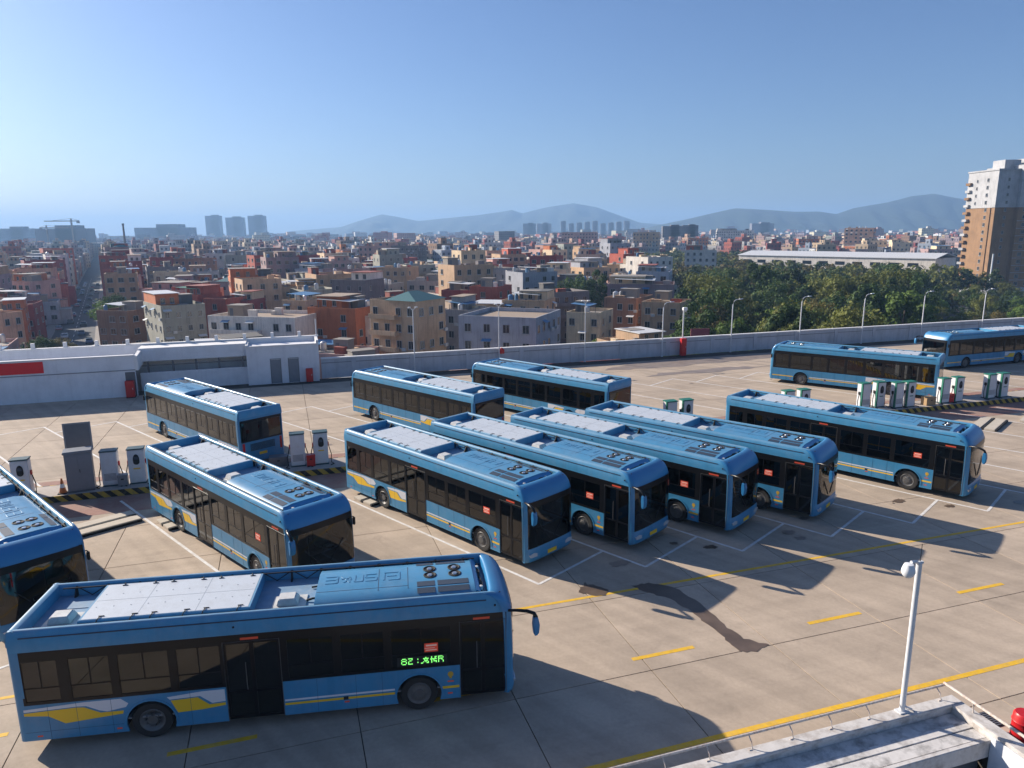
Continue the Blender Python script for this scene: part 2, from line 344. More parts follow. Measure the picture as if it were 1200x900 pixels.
# charging island with hazard striped kerb
def hazard():
    m = bpy.data.materials.new('hazard_stripes'); m.use_nodes = True; t = m.node_tree; N = t.nodes; L = t.links; b = N['Principled BSDF']; b.inputs['Roughness'].default_value = .7
    tc = N.new('ShaderNodeTexCoord'); sp = N.new('ShaderNodeSeparateXYZ'); L.new(tc.outputs['Object'], sp.inputs[0])
    a = N.new('ShaderNodeMath'); a.operation = 'ADD'; L.new(sp.outputs[0], a.inputs[0]); L.new(sp.outputs[2], a.inputs[1])
    mlt = N.new('ShaderNodeMath'); mlt.operation = 'MULTIPLY'; L.new(a.outputs[0], mlt.inputs[0]); mlt.inputs[1].default_value = 1.7
    fr = N.new('ShaderNodeMath'); fr.operation = 'FRACT'; L.new(mlt.outputs[0], fr.inputs[0]); gt = N.new('ShaderNodeMath'); gt.operation = 'GREATER_THAN'; gt.inputs[1].default_value = .5; L.new(fr.outputs[0], gt.inputs[0])
    n = N.new('ShaderNodeTexNoise'); n.inputs['Scale'].default_value = 5; n.inputs['Detail'].default_value = 6; L.new(tc.outputs['Object'], n.inputs['Vector'])
    mx = N.new('ShaderNodeMix'); mx.data_type = 'RGBA'; L.new(gt.outputs[0], mx.inputs[0]); mx.inputs[6].default_value = (.02, .02, .018, 1); mx.inputs[7].default_value = (.48, .31, .04, 1)
    mr = N.new('ShaderNodeMapRange'); mr.inputs[1].default_value = .5; mr.inputs[2].default_value = .75; mr.inputs[4].default_value = .6; L.new(n.outputs[0], mr.inputs[0])
    m2 = N.new('ShaderNodeMix'); m2.data_type = 'RGBA'; L.new(mr.outputs[0], m2.inputs[0]); L.new(mx.outputs[2], m2.inputs[6]); m2.inputs[7].default_value = (.14, .12, .10, 1); L.new(m2.outputs[2], b.inputs['Base Color'])
    return m
M_haz = hazard()
M_isl = conc('island_concrete', (.42, .37, .33))
isl = MB().box(0, 84, .06, 1.7, 0, .30).build('charging_island', M_isl, bevel=.015); isl.location = W(-23, 36.2); isl.rotation_euler.z = GA
tag(isl, kind='structure')
kb = MB().box(0, 84, 0, .056, 0, .304).build('kerb', M_haz, isl)
kb2 = MB().box(0, 84, 1.704, 1.76, 0, .304).build('kerb', M_haz, isl)

# bay end ramps: two pale planks and a dark riser, one pair in every bay
M_plank = mat('stop_concrete', (.50, .44, .36), rough=.85, var=.1, scale=4)
pk = MB().box(-1.65, 1.65, -.28, .28, 0, .12).mesh('plank', M_plank, bevel=.015)
rs = MB().box(-1.65, 1.65, -.05, .05, 0, .118).mesh('riser', M_matblack)
for k in range(-4, 11):
    u = 6.29 + 4.16 * k; t = (32.4 - 28.6)
    ws_ = {-4: 'behind the bus next to the traffic cone', -3: 'in the empty bay before the grey cabinet', -2: 'behind the bus between two empty bays', -1: 'in the empty bay before the dark red fire box', 0: 'behind the leading bus of the tight row', 1: 'behind the second bus of the tight row', 2: 'behind the third bus of the tight row', 3: 'behind the end bus of the tight row', 4: 'in the empty bay beside the end of the tight row', 5: 'behind the bus on its own', 6: 'in the empty bay beside the bus on its own'}.get(k, 'in an empty bay further along the striped island')
    o = thing('wheel_stop', 'pale two plank wheel stop ' + ws_, 'wheel stop', W(u - t / math.tan(R(62)), 32.4), GA + R(28), 'wheel stops of the bus bays')
    for y in (-.42, .34): link('plank', pk, o, (0, y, 0))
    for y in (-.04, -.755): link('riser', rs, o, (0, y, 0))

# ================================================================== BUS
BL, BW = 5.96, 1.275
ARCH_R = .57
XR, XF = -2.98, 3.47
def arch_poly(x0, x1, zt, arches, zb=.28):
    pts = [(x0, zb)]
    for c in arches:
        h0 = math.sqrt(ARCH_R ** 2 - (zb - .48) ** 2)
        a0 = math.atan2(zb - .48, -h0); a1 = math.atan2(zb - .48, h0)
        if a0 < 0: a0 += 2 * math.pi
        for i in range(15):
            a = a0 + (a1 - a0) * i / 14; pts.append((c + ARCH_R * math.cos(a), .48 + ARCH_R * math.sin(a)))
    return pts + [(x1, zb), (x1, zt), (x0, zt)]
def make_bus():
    root = thing('city_bus', 'blue city bus', 'bus', group='blue buses on the rooftop charging yard')
    b = MB()
    ZT = 1.22
    # lower sides
    for x0, x1, ar in ((-5.84, -1.20, [XR]), (.14, 4.53, [XF]), (5.72, 5.80, [])):
        b.ext(arch_poly(x0, x1, ZT, ar), -BW, -BW + .05, 'y')
    b.ext(arch_poly(-5.84, 5.80, ZT, [XR, XF]), BW - .05, BW, 'y')
    # rear: lower panel, corner posts, top
    def plan(off=0, n=5):
        pts = []
        for i in range(n + 1):
            a = math.pi / 2 * i / n; pts.append((-BL + .13 - .13 * math.sin(a) + off, -BW + .13 - .13 * math.cos(a)))
        return pts
    q = plan(); full = [(p[0], p[1]) for p in q] + [(p[0], -p[1]) for p in reversed(q)]
    inner = [(-5.80, BW - .05), (-5.80, -BW + .05)]
    b.ext(full + inner, .28, 1.42, 'z')
    for sg in (1, -1):
        c = [(p[0], sg * p[1]) for p in q[:5]] + [(-5.80, -sg * 1.12), (-5.80, -sg * (BW - .05)), (-5.7, -sg * (BW - .05)), (-5.7, -sg * BW)]
        c = [(p[0], -sg * abs(p[1])) for p in c]
        b.ext(c, ZT if False else 1.42, 2.60, 'z')
        b.box(-5.84, -5.74, -sg * BW if sg > 0 else BW - .05, -sg * (BW - .05) if sg > 0 else BW, 1.22, 1.42)
    b.ext(full + inner, 2.60, 2.72, 'z')
    body = b.build('body', M_blue, root, smooth=True, angle=30)
    # roof fairings down both sides and across the rear
    prof = [(1.275, 2.60), (1.275, 2.74), (1.262, 2.86), (1.235, 2.99), (1.205, 3.07), (1.165, 3.115), (1.11, 3.12), (1.075, 3.09), (1.06, 3.03), (1.05, 2.70), (1.20, 2.60)]
    for sg in (-1, 1):
        fm = MB(); secs = ((-5.90, 1, 0), (5.30, 1, 0), (5.42, .97, .004), (5.52, .88, .012), (5.62, .70, .02), (5.70, .42, .02), (5.74, .12, .01)); n_ = len(prof)
        fm.add([(x, sg * (y - dy * (z > 2.7)), 2.60 + (z - 2.60) * k) for x, k, dy in secs for y, z in prof], [tuple(range(n_)), tuple(range((len(secs) - 1) * n_, len(secs) * n_))] + [(i * n_ + j, i * n_ + (j + 1) % n_, (i + 1) * n_ + (j + 1) % n_, (i + 1) * n_ + j) for i in range(len(secs) - 1) for j in range(n_)])
        f = fm.build('roof_fairing', M_bluefair_lit, root, smooth=True, angle=50)
        MB().box(-5.65, 5.23, min(sg * 1.247, sg * 1.262), max(sg * 1.247, sg * 1.262), 2.938, 2.962).build('gutter', M_grille, f)
        for xx in (-.9, 5.45): MB().lathe([(0, sg * 1.29), (.025, sg * 1.285), (.03, sg * 1.25)], 8, 'y', (xx, 0, 2.80)).build('marker_lamp', M_matblack, f)
        tr = MB().tube([(-5.6, sg * .985, 3.04), (5.15, sg * .985, 3.04)], .018, 6)
        for i in range(14):
            x = -5.3 + i * .78
            tr.add([(x - .02, sg * 1.055, 2.80), (x + .02, sg * 1.055, 2.80), (x + .02, sg * 1.055, 3.06), (x - .02, sg * 1.055, 3.06), (x - .02, sg * .86, 2.80), (x + .02, sg * .86, 2.80), (x + .02, sg * .98, 3.02), (x - .02, sg * .98, 3.02)],
                   [(0, 3, 2, 1), (4, 5, 6, 7), (0, 1, 5, 4), (1, 2, 6, 5), (2, 3, 7, 6), (3, 0, 4, 7)])
            tr.tube([(x, sg * 1.05, 3.05), (x + .39, sg * .96, 2.83), (x + .78, sg * 1.05, 3.05)], .014, 5)
        tr.build('bracket_rail', M_matblack, root)
    MB().ext([(-5.965, 2.72), (-5.96, 2.95), (-5.93, 3.07), (-5.88, 3.115), (-5.80, 3.12), (-5.74, 3.09), (-5.72, 2.72)], -1.20, 1.20, 'y').build('rear_fairing', M_bluefair_lit, root, smooth=True, angle=50)
    MB().box(-5.75, 5.42, -1.08, 1.08, 2.74, 2.80).build('roof', M_rooffl, root)
    cl = MB().box(-5.7, 5.5, -1.2, 1.2, 2.66, 2.738).build('ceiling', M_ceil, root)
    # window bands
    SIDES = {-1: [(-5.68, -4.92), (-4.66, -3.78), (-3.58, -2.46), (-2.26, -1.28), (.30, 1.38), (1.58, 2.62), (2.82, 4.30)],
             1: [(-5.68, -4.92), (-4.66, -3.78), (-3.58, -2.46), (-2.26, -1.16), (-.96, .12), (.32, 1.38), (1.58, 2.62), (2.82, 4.30), (4.5, 5.5)]}
    for sg, wins in SIDES.items():
        f = MB(); yo, yi = sg * (BW - .002), sg * (BW - .05)
        y0, y1 = min(yo, yi), max(yo, yi)
        f.box(-5.74, 5.74, y0, y1, 2.42, 2.60)
        cuts = [(-1.19, .13), (4.53, 5.72)] if sg < 0 else []
        xs = -5.74
        edges = []
        for a, c in sorted(wins + cuts): edges.append((xs, a)); xs = c
        edges.append((xs, 5.74))
        for a, c in edges:
            if c - a > .001: f.box(a, c, y0, y1, 1.22, 2.42)
        for a, c in wins:
            f.box(a, c, y0, y1, 1.22, 1.30); f.box(a, c, y0, y1, 2.34, 2.42)
        f.build('window_band', M_black, root)
        for a, c in wins:
            p = MB().box(a, c, sg * (BW - .022) - .004, sg * (BW - .022) + .004, 1.30, 2.34).build('window', M_glass, root)
            m = (a + c) / 2
            MB().box(m - .014, m + .014, sg * (BW - .012) - .005, sg * (BW - .012) + .005, 1.66, 2.34).box(a, c, sg * (BW - .012) - .005, sg * (BW - .012) + .005, 1.635, 1.66).build('sash', M_black, p)
    # doors on the right side
    for x0, x1, z0, z1 in ((-1.18, .12, .31, 2.41), (4.545, 5.71, .33, 2.41)):
        d = MB(); y0, y1 = -BW + .012, -BW + .05
        d.box(x0, x1, y0, y1, z1 - .07, z1); d.box(x0, x1, y0, y1, z0, z0 + .08); m = (x0 + x1) / 2
        for a in (x0, m - .05, x1 - .05): d.box(a, a + (.05 if a != m - .05 else .10), y0, y1, z0 + .08, z1 - .07)
        d.box(x0, x1, y0, y1, 1.02, 1.08)
        dd = d.build('door', M_black, root)
        for a, c in ((x0 + .05, m - .05), (m + .05, x1 - .05)):
            MB().box(a, c, -BW + .026, -BW + .034, z0 + .08, 1.02).box(a, c, -BW + .026, -BW + .034, 1.08, z1 - .07).build('door_pane', M_glass, dd)
        MB().tube([(m - .16, -BW - .005, 1.1), (m - .16, -BW - .02, 1.2), (m - .16, -BW - .02, 1.75), (m - .16, -BW - .005, 1.85)], .012, 6).build('handle', M_rim, dd)
        MB().tube([(x0 - .012, -BW - .006, z0), (x0 - .012, -BW - .006, z1), (x1 + .012, -BW - .006, z1), (x1 + .012, -BW - .006, z0)], .008, 4).build('door_seal', M_rim, dd)
        MB().box(m - .24, m + .18, -BW - .006, -BW - .001, 2.45, 2.51).build('display_strip', M_ledr, dd)
    # front: curved bumper, windscreen and cap
    half = [(5.70, 1.275), (5.80, 1.272), (5.87, 1.25), (5.92, 1.20), (5.955, 1.10), (5.98, .90), (5.995, .55), (6.0, .2)]
    planf = [(x, -y) for x, y in half] + [(x, y) for x, y in reversed(half)]
    def surf(rows, cols, name, m, parent=root, **k):
        mb = MB(); vs = []; fs = []; nc = len(cols)
        for z, sb, ws in rows:
            for ci in cols:
                x, y = planf[ci]; vs.append((x - sb, y * ws, z))
        for i in range(len(rows) - 1):
            for j in range(nc - 1): fs.append((i * nc + j, i * nc + j + 1, (i + 1) * nc + j + 1, (i + 1) * nc + j))
        mb.add(vs, fs); o = mb.build(name, m, parent, smooth=True, angle=60); return o
    ALLC = list(range(16))
    surf([(.26, .09, .96), (.30, .03, .99), (.42, 0, 1), (.62, .0, 1), (.78, .01, 1), (.82, .03, .995)], ALLC, 'front_bumper', M_blue)
    surf([(.82, .012, 1), (1.6, .02, 1), (2.2, .035, 1), (2.60, .06, 1)], list(range(3, 13)), 'windscreen', M_wind)
    for cols in (list(range(0, 4)), list(range(12, 16))): surf([(.81, .008, 1), (1.6, .016, 1), (2.2, .031, 1), (2.62, .056, 1)], cols, 'corner_pillar', M_blue)
    cp = surf([(2.57, .05, 1.001), (2.68, .08, 1.001), (2.80, .13, .999), (2.91, .20, .99), (3.00, .29, .975), (3.065, .40, .955), (3.10, .53, .94), (3.10, .60, .93), (3.06, .65, .925), (2.78, .67, .92)], ALLC, 'front_cap', M_bluecap)
    sv = cp.modifiers.new('s', 'SUBSURF'); sv.levels = 1; sv.render_levels = 1
    surf([(2.36, .028, .985), (2.585, .045, .985)], list(range(3, 13)), 'windscreen_visor', M_black).location.x = .004
    MB().box(5.70, 5.90, -.85, .85, 2.36, 2.56).build('destination_board', M_matblack, root)
    for sg in (-1, 1):
        hl = MB().ext([(sg * .78, .46), (sg * 1.12, .49), (sg * 1.18, .60), (sg * .95, .64), (sg * .74, .57)], 5.93, 5.985, 'x').build('headlight', M_lamp, root)
        MB().tube([(5.99, sg * .12, .99), (6.0, sg * .2, 1.1), (5.985, sg * .75, 1.75)], .014, 5).build('wiper', M_matblack, root)
        MB().box(-5.975, -5.945, min(sg * 1.13, sg * 1.0), max(sg * 1.13, sg * 1.0), .72, 1.38).build('taillight', M_red, root, bevel=.01)
        # mirror: arm and hanging head
        if sg > 0:
            mr = MB().tube([(5.78, 1.24, 2.30), (5.80, 1.29, 2.31), (5.82, 1.33, 2.28)], .02, 8).build('mirror', M_black, root, smooth=True, angle=60)
            MB().box(5.76, 5.86, 1.285, 1.38, 1.98, 2.28).build('mirror_head', M_black, mr, bevel=.03)
            continue
        mr = MB().tube([(5.78, sg * 1.22, 2.60), (6.0, sg * 1.36, 2.66), (6.25, sg * 1.44, 2.66), (6.42, sg * 1.47, 2.60), (6.47, sg * 1.47, 2.48)], [.035, .04, .045, .05, .06], 8).build('mirror', M_black, root, smooth=True, angle=60)
        MB().ext([(6.40, 2.52), (6.52, 2.50), (6.56, 2.3), (6.54, 2.08), (6.47, 1.98), (6.40, 2.04), (6.38, 2.3)], sg * 1.47 - .1, sg * 1.47 + .1, 'y').build('mirror_head', M_bluecap, mr, bevel=.03)
    MB().box(6.0, 6.012, -.24, .24, .40, .54).build('number_plate', M_yel, root)
    MB().box(-5.975, -5.955, -.22, .22, .62, .76).build('number_plate', M_yel, root)
    rw = MB().box(-5.955, -5.93, -1.10, 1.10, 1.44, 2.58).build('rear_window', M_glass, root)
    for z0_, z1_ in ((2.46, 2.60), (1.42, 1.50)): MB().box(-5.962, -5.956, -1.13, 1.13, z0_, z1_).build('rear_window_frame', M_black, rw)
    eg = MB()
    for i in range(8): eg.box(-5.972, -5.958, -.7, .7, .9 + i * .05, .925 + i * .05)
    eg.build('engine_grille', M_matblack, root)
    # underbody, floor, wheel wells, seats
    MB().box(-5.7, -3.6, -1.15, 1.15, .30, .55).box(-2.38, 2.85, -1.15, 1.15, .30, .55).box(4.08, 5.7, -1.15, 1.15, .30, .55).box(-3.6, 4.08, -.72, .72, .36, .55).build('underbody', M_matblack, root)
    MB().box(-5.75, 5.8, -1.2, 1.2, .56, .60).build('floor', M_floor, root)
    for cx in (XR, XF):
        for sg in (-1, 1):
            pts = []
            for i in range(13): a = math.pi * i / 12; pts.append((cx + (ARCH_R + .03) * math.cos(a), .48 + (ARCH_R + .03) * math.sin(a)))
            for i in range(12, -1, -1): a = math.pi * i / 12; pts.append((cx + (ARCH_R + .0) * math.cos(a), .48 + (ARCH_R + .0) * math.sin(a)))
            ww = MB().ext(pts, sg * (BW - .052), sg * .72, 'y')
            ww.box(cx - ARCH_R, cx + ARCH_R, sg * .72 - .01, sg * .72 + .01, .3, 1.04)
            ww.build('wheel_well', M_matblack, root)
            tp = []
            for i in range(15): a = math.pi * (i - .6) / 12.8; tp.append((cx + (ARCH_R + .05) * math.cos(a), .48 + (ARCH_R + .05) * math.sin(a)))
            for i in range(14, -1, -1): a = math.pi * (i - .6) / 12.8; tp.append((cx + ARCH_R * math.cos(a), .48 + ARCH_R * math.sin(a)))
            MB().ext(tp, sg * (BW - .03), sg * (BW + .016), 'y').build('arch_trim', M_blue, root)
            wh = MB().lathe([(.30, sg * .93), (.46, sg * .94), (.48, sg * .98), (.48, sg * 1.19), (.455, sg * 1.235), (.34, sg * 1.24), (.30, sg * 1.215), (.29, sg * .95)], 28, 'y').build('wheel', M_rubber, root, smooth=True, angle=40)
            wh.location = (cx, 0, .48)
            MB().lathe([(.305, sg * 1.222), (.29, sg * 1.235), (.26, sg * 1.215), (.20, sg * (1.15 if cx < 0 else 1.21)), (.13, sg * (1.13 if cx < 0 else 1.235)), (.12, sg * (1.22 if cx < 0 else 1.255)), (.0, sg * (1.225 if cx < 0 else 1.26))], 24, 'y').build('rim', M_rim, wh, smooth=True, angle=40)
            nb = MB()
            for i in range(10):
                a = 2 * math.pi * i / 10; nb.lathe([(.018, sg * 1.15), (.018, sg * 1.232), (0, sg * 1.236)], 6, 'y', (.165 * math.cos(a), 0, .165 * math.sin(a)))
            nb.build('wheel_nuts', M_rim, wh)
    st = MB().box(-.2, .22, -.44, .44, .42, .50).ext([(-.24, .46), (-.16, .46), (-.22, 1.08), (-.29, 1.08)], -.44, .44, 'y').box(-.05, .05, -.05, .05, 0, .42).mesh('seat', M_seat, bevel=.02)
    for x in (-5.0, -4.1, -2.0, -1.15 + .2, 1.2, 2.1, 3.0):
        for y in (-.72, .72):
            if y < 0 and -1.3 < x < .2: continue
            link('seat', st, root, (x, y, .60 if x > -1.5 else .78))
    link('driver_seat', st, root, (4.9, .6, .75)).scale = (1, .6, 1.1)
    MB().box(5.35, 5.75, -.2, 1.15, .6, 1.15).lathe([(.20, 0), (.22, .02), (.20, .04)], 16, 'z', (5.25, .6, 1.25)).build('dashboard', M_matblack, root)
    hr = MB()
    for x in (-4.2, -2.3, -.5, 1.0, 2.6, 4.2):
        for y in (-.42, .42): hr.tube([(x, y, .6), (x, y, 2.66)], .018, 6)
    for y in (-.42, .42): hr.tube([(-5.4, y, 2.2), (4.3, y, 2.2)], .016, 6)
    hr.build('handrail', M_pole, root)
    # roof equipment
    def batt_prof(y0): return None
    bx = MB().ext([(-.94, 2.80), (-.94, 3.04), (-.90, 3.10), (.90, 3.10), (.94, 3.04), (.94, 2.80)], -4.50, -.55, 'x').build('battery_box', M_bluefair_lit, root, bevel=.012)
    MB().box(-4.44, -.61, -.87, .87, 3.096, 3.104).build('lid', M_batt, bx, bevel=.003)
    lt = MB()
    for x in (-4.1, -3.35, -2.9, -2.15, -1.7, -.9):
        for sg in (-1, 1): lt.tube([(x, sg * .97, 2.98), (x + .05, sg * .93, 3.11), (x + .08, sg * .80, 3.125)], .012, 5).tube([(x + .03, sg * .78, 3.115), (x + .16, sg * .78, 3.115)], .012, 5)
    lt.build('latches', M_matblack, bx)
    sm_ = MB()
    for x in (-3.2, -1.85): sm_.box(x, x + .010, -.86, .86, 3.1035, 3.1055)
    sm_.box(-4.42, -.63, .02, .03, 3.1037, 3.1057).build('seams', M_seam, bx)
    bo = MB()
    for i in range(10):
        for y in (-.3, .34): bo.lathe([(0, 3.110), (.016, 3.109), (.02, 3.10)], 6, 'z', (-4.3 + i * .4, y, 0))
    bo.build('bolts', M_seam, bx)
    hp = [(-.30, -.24), (.30, -.24), (.30, .24), (-.30, .24)]
    for x in (-5.08, .28):
        hb = MB().box(x - .42, x + .42, -.60, .06, 2.80, 2.83).build('roof_hatch', M_offw, root, bevel=.008)
        MB().add([(x - .30, -.52, 2.83), (x + .24, -.52, 2.83), (x + .24, -.02, 2.83), (x - .30, -.02, 2.83), (x - .25, -.46, 3.0), (x + .16, -.46, 3.0), (x + .16, -.08, 3.0), (x - .25, -.08, 3.0)],
                 [(0, 3, 2, 1), (4, 5, 6, 7), (0, 1, 5, 4), (1, 2, 6, 5), (2, 3, 7, 6), (3, 0, 4, 7)]).build('hatch_lid', M_offw, hb, bevel=.02)
    MB().box(-5.55, -4.62, .3, .9, 2.80, 2.815).build('roof_plate', M_rooffl, root)
    MB().tube([(.7, -.3, 2.84), (.85, -.3, 2.88), (1.0, -.3, 2.88)], .03, 6).tube([(.75, .4, 2.84), (1.0, .4, 2.86)], .025, 6).build('cable', M_matblack, root)
    ac = MB().ext([(-1.02, 2.80), (-1.0, 2.93), (-.86, 3.05), (-.55, 3.11), (.55, 3.11), (.86, 3.05), (1.0, 2.93), (1.02, 2.80)], .96, 5.02, 'x').build('air_conditioner', M_blue, root, bevel=.015)
    MB().ext([(5.02, 2.80), (5.02, 3.08), (5.12, 3.02), (5.25, 2.80)], -.9, .9, 'y').build('air_conditioner_nose', M_bluecap, ac)
    sq = MB().box(2.52, 2.535, -.6, .6, 3.11, 3.1125).box(3.28, 3.295, -.6, .6, 3.11, 3.1125).box(.98, 3.28, -.462, -.448, 3.1105, 3.1135).build('seams', M_grille, ac)
    for x in (3.87, 4.53):
        for y in (.02, .38):
            fn = MB().lathe([(.165, 3.10), (.175, 3.125), (.15, 3.135), (.13, 3.115), (.0, 3.113)], 18, 'z', (x, y, 0)).build('fan', M_matblack, ac, smooth=True)
            MB().lathe([(.07, 3.115), (.06, 3.14), (0, 3.145)], 10, 'z', (x, y, 0)).build('fan_hub', M_chrome, fn, smooth=True)
    for x0, x1 in ((3.52, 3.98), (4.05, 4.86)):
        gr = MB()
        gr.box(x0, x1, -.56, -.30, 3.112, 3.118)
        gr.build('grille', M_grille, ac)
        sl_ = MB()
        sl_.add([(x0, -.62, 3.105), (x1, -.62, 3.105), (x1, -.84, 3.066), (x0, -.84, 3.066)], [(0, 1, 2, 3)]); sl_.build('grille', M_grille, ac)
        MB().add([(x0, .66, 3.098), (x1, .66, 3.098), (x1, .84, 3.066), (x0, .84, 3.066)], [(3, 2, 1, 0)]).build('grille', M_grille, ac)
    # raised strokes of the lettering moulded into the cover
    em = MB()
    def bar(x0, y0, x1, y1, t=.022):
        d = Vector((x1 - x0, y1 - y0, 0)).normalized(); n = Vector((-d.y, d.x, 0)) * t
        em.ext([(x0 - n.x, y0 - n.y), (x1 - n.x, y1 - n.y), (x1 + n.x, y1 + n.y), (x0 + n.x, y0 + n.y)], 3.108, 3.121, 'z')
    for s in ((1.15, .34, 1.45, .34), (1.15, .16, 1.45, .16), (1.15, -.02, 1.45, -.02), (1.45, -.02, 1.45, .34),
              (1.55, .34, 1.78, -.02), (1.62, -.02, 1.74, .14), (1.55, .18, 1.80, .22), (1.74, .30, 1.8, .1),
              (1.90, .34, 1.90, -.02), (1.90, -.02, 2.10, -.02), (2.10, -.02, 2.10, .34),
              (2.18, .34, 2.46, .34), (2.18, .34, 2.18, .17), (2.18, .16, 2.46, .16), (2.46, .15, 2.46, -.02), (2.18, -.02, 2.46, -.02),
              (2.66, .36, 2.66, -.06), (2.66, .36, 3.06, .36), (3.06, .36, 3.06, -.06), (2.78, -.06, 3.06, -.06), (2.74, .16, 2.98, .16)): bar(*s)
    em.build('raised_lettering', M_blue, ac)
    eq = MB().tube([(5.16, -.8, 2.9), (5.2, -.2, 2.98), (5.16, .3, 2.94), (5.2, .8, 2.95)], .03, 6)
    eq.box(5.12, 5.24, -.45, -.30, 2.8, 2.98).box(5.1, 5.22, .2, .38, 2.8, 3.0).build('roof_wiring', M_matblack, root)
    MB().lathe([(0, 3.04), (.05, 3.03), (.06, 2.8)], 8, 'z', (5.17, -.62, 0)).lathe([(0, 3.02), (.05, 3.01), (.06, 2.8)], 8, 'z', (5.17, .55, 0)).build('antenna', M_offw, root)
    # painted stripes
    def decal(polys, sg, name, m, z=.003):
        mb = MB()
        for p in polys: mb.ext(p, sg * (BW + .0005), sg * (BW + z), 'y')
        return mb.build(name, m, root)
    w1 = [(-5.77, 1.115), (-4.45, 1.18), (-3.62, 1.18), (-3.46, 1.04), (-3.52, .95), (-3.95, .88), (-4.12, .93), (-4.4, 1.075), (-4.6, 1.085), (-5.77, 1.05)]
    y1 = [(-5.77, 1.025), (-4.62, 1.06), (-4.45, 1.045), (-4.1, .865), (-3.58, .86), (-3.60, .78), (-4.1, .74), (-4.9, .67), (-5.25, .90), (-5.77, .955)]
    w2 = [(-2.58, 1.10), (-1.75, 1.17), (-1.24, 1.17), (-1.24, .85), (-1.55, .83), (-1.82, 1.05), (-2.52, 1.03)]
    y2 = [(-2.50, 1.0), (-1.88, 1.02), (-1.62, .80), (-1.24, .81), (-1.24, .74), (-1.8, .68), (-2.36, .66)]
    decal([w1], -1, 'stripe', M_dwhite); decal([y1], -1, 'stripe', M_yel); decal([w2], -1, 'stripe', M_dwhite); decal([y2], -1, 'stripe', M_yel)
    decal([w1], 1, 'stripe', M_dwhite); decal([y1], 1, 'stripe', M_yel); decal([w2], 1, 'stripe', M_dwhite); decal([y2], 1, 'stripe', M_yel)
    rr = lambda a, c, z0, z1: [(a, z0), (c, z0), (c, z1), (a, z1)]
    decal([rr(.16, 2.86, .67, .72)], -1, 'stripe', M_dwhite); decal([rr(.16, 2.86, .56, .62)], -1, 'stripe', M_yel); decal([rr(4.06, 4.5, .58, .65)], -1, 'stripe', M_yel)
    decal([rr(-1.24, 2.86, .67, .72)], 1, 'stripe', M_dwhite); decal([rr(-1.24, 2.86, .56, .62)], 1, 'stripe', M_yel); decal([rr(4.06, 5.7, .58, .65)], 1, 'stripe', M_yel)
    decal([[(4.28 + .075 * math.cos(a), .98 + .08 * math.sin(a)) for a in np.linspace(0, 6.28, 11)[:-1]], rr(4.25, 4.31, .86, .92)], -1, 'emblem', M_gold)
    decal([rr(4.20, 4.36, .76, .80)], -1, 'emblem_text', M_ledr)
    for sg in (-1, 1):
        decal([rr(-5.55, -5.43, .37, .41), rr(-3.78, -3.66, .37, .41), rr(1.6, 1.72, .47, .51), rr(4.2, 4.32, .42, .46)], sg, 'side_reflectors', M_ledr)
        decal([rr(1.58, 1.70, .55, .64)], sg, 'charge_flap', M_matblack, z=.006)
    for sg in (-1, 1):
        ps = MB()
        for x in (-5.25, -4.62, -3.85, -2.05, .95, 1.9, 2.55) + ((-.6, .2, 4.6, 5.2) if sg > 0 else ()): ps.box(x, x + .008, min(sg * (BW + .0002), sg * (BW + .0035)), max(sg * (BW + .0002), sg * (BW + .0035)), .30, 1.21)
        ps.box(-5.8, -3.62, min(sg * (BW + .0002), sg * (BW + .0034)), max(sg * (BW + .0002), sg * (BW + .0034)), .50, .507).build('panel_seams', M_seamd, root)
    for sg in (-1,):
        sb = MB().box(3.64, 3.98, -BW + .008, -BW + .013, 1.66, 1.90).build('route_sign', M_sign, root)
        MB().box(3.67, 3.95, -BW + .0045, -BW + .0085, 1.70, 1.725).box(3.64, 3.9, -BW + .0045, -BW + .0085, 1.76, 1.775).box(3.68, 3.95, -BW + .0045, -BW + .0085, 1.82, 1.86).build('sign_text', M_signdim, sb)
    return root
bus0 = make_bus()
BUSES = [  # u, v, yaw relative to the yard grid, label
    (-.58, 18.10, -9.1, 'blue bus parked apart across the yellow dashes with a green lettered side display'),
    (6.17, 28.58, -62.5, 'blue bus in front of the dark red fire box, leading the tight row'),
    (-2.13, 28.77, -60.7, 'blue bus in the bay directly behind the lone bus, between two empty bays'),
    (26.96, 28.59, -62.3, 'blue bus on its own in front of the green edged chargers and crate'),
    (41.8, 44.02, 124.9, 'blue bus showing its doorless side behind the green edged chargers'),
    (-4.52, 44.08, 120.4, 'blue bus parked nose to the white shed with its rear window showing'),
    (8.07, 43.89, 119.6, 'blue bus across the island from the row of four, nose towards the grey shed doors'),
    (16.46, 44.08, 119.5, 'blue bus parked nose to the parapet beside the open tarnished concrete'),
    (10.40, 28.73, -61.3, 'blue bus second in the tight row of four, with a plain red window sign'),
    (14.54, 28.66, -59.8, 'blue bus third in the tight row of four'),
    (18.66, 28.72, -58.9, 'blue bus at the end of the tight row of four, next to two empty bays'),
    (-10.43, 28.62, -60.5, 'blue bus beside the grey transformer cabinet and traffic cone'),
]
buses = []
for i, (u, v, yaw, lab) in enumerate(BUSES):
    o = bus0 if i == 0 else copy_tree(bus0)
    o.location = W(u, v); o.rotation_euler.z = GA + R(yaw); o['label'] = lab; buses.append(o)
o = copy_tree(bus0); o['label'] = 'blue bus standing along the parapet with its windscreen and doorless side showing'
hd = R(180 + 19.5); nf = Vector((37.7, 61.4, 0))     # near front corner of that bus on the ground
o.location = nf - Vector((math.cos(hd), math.sin(hd), 0)) * 5.9 - Vector((-math.sin(hd), math.cos(hd), 0)) * 1.2
o.rotation_euler.z = hd; buses.append(o)
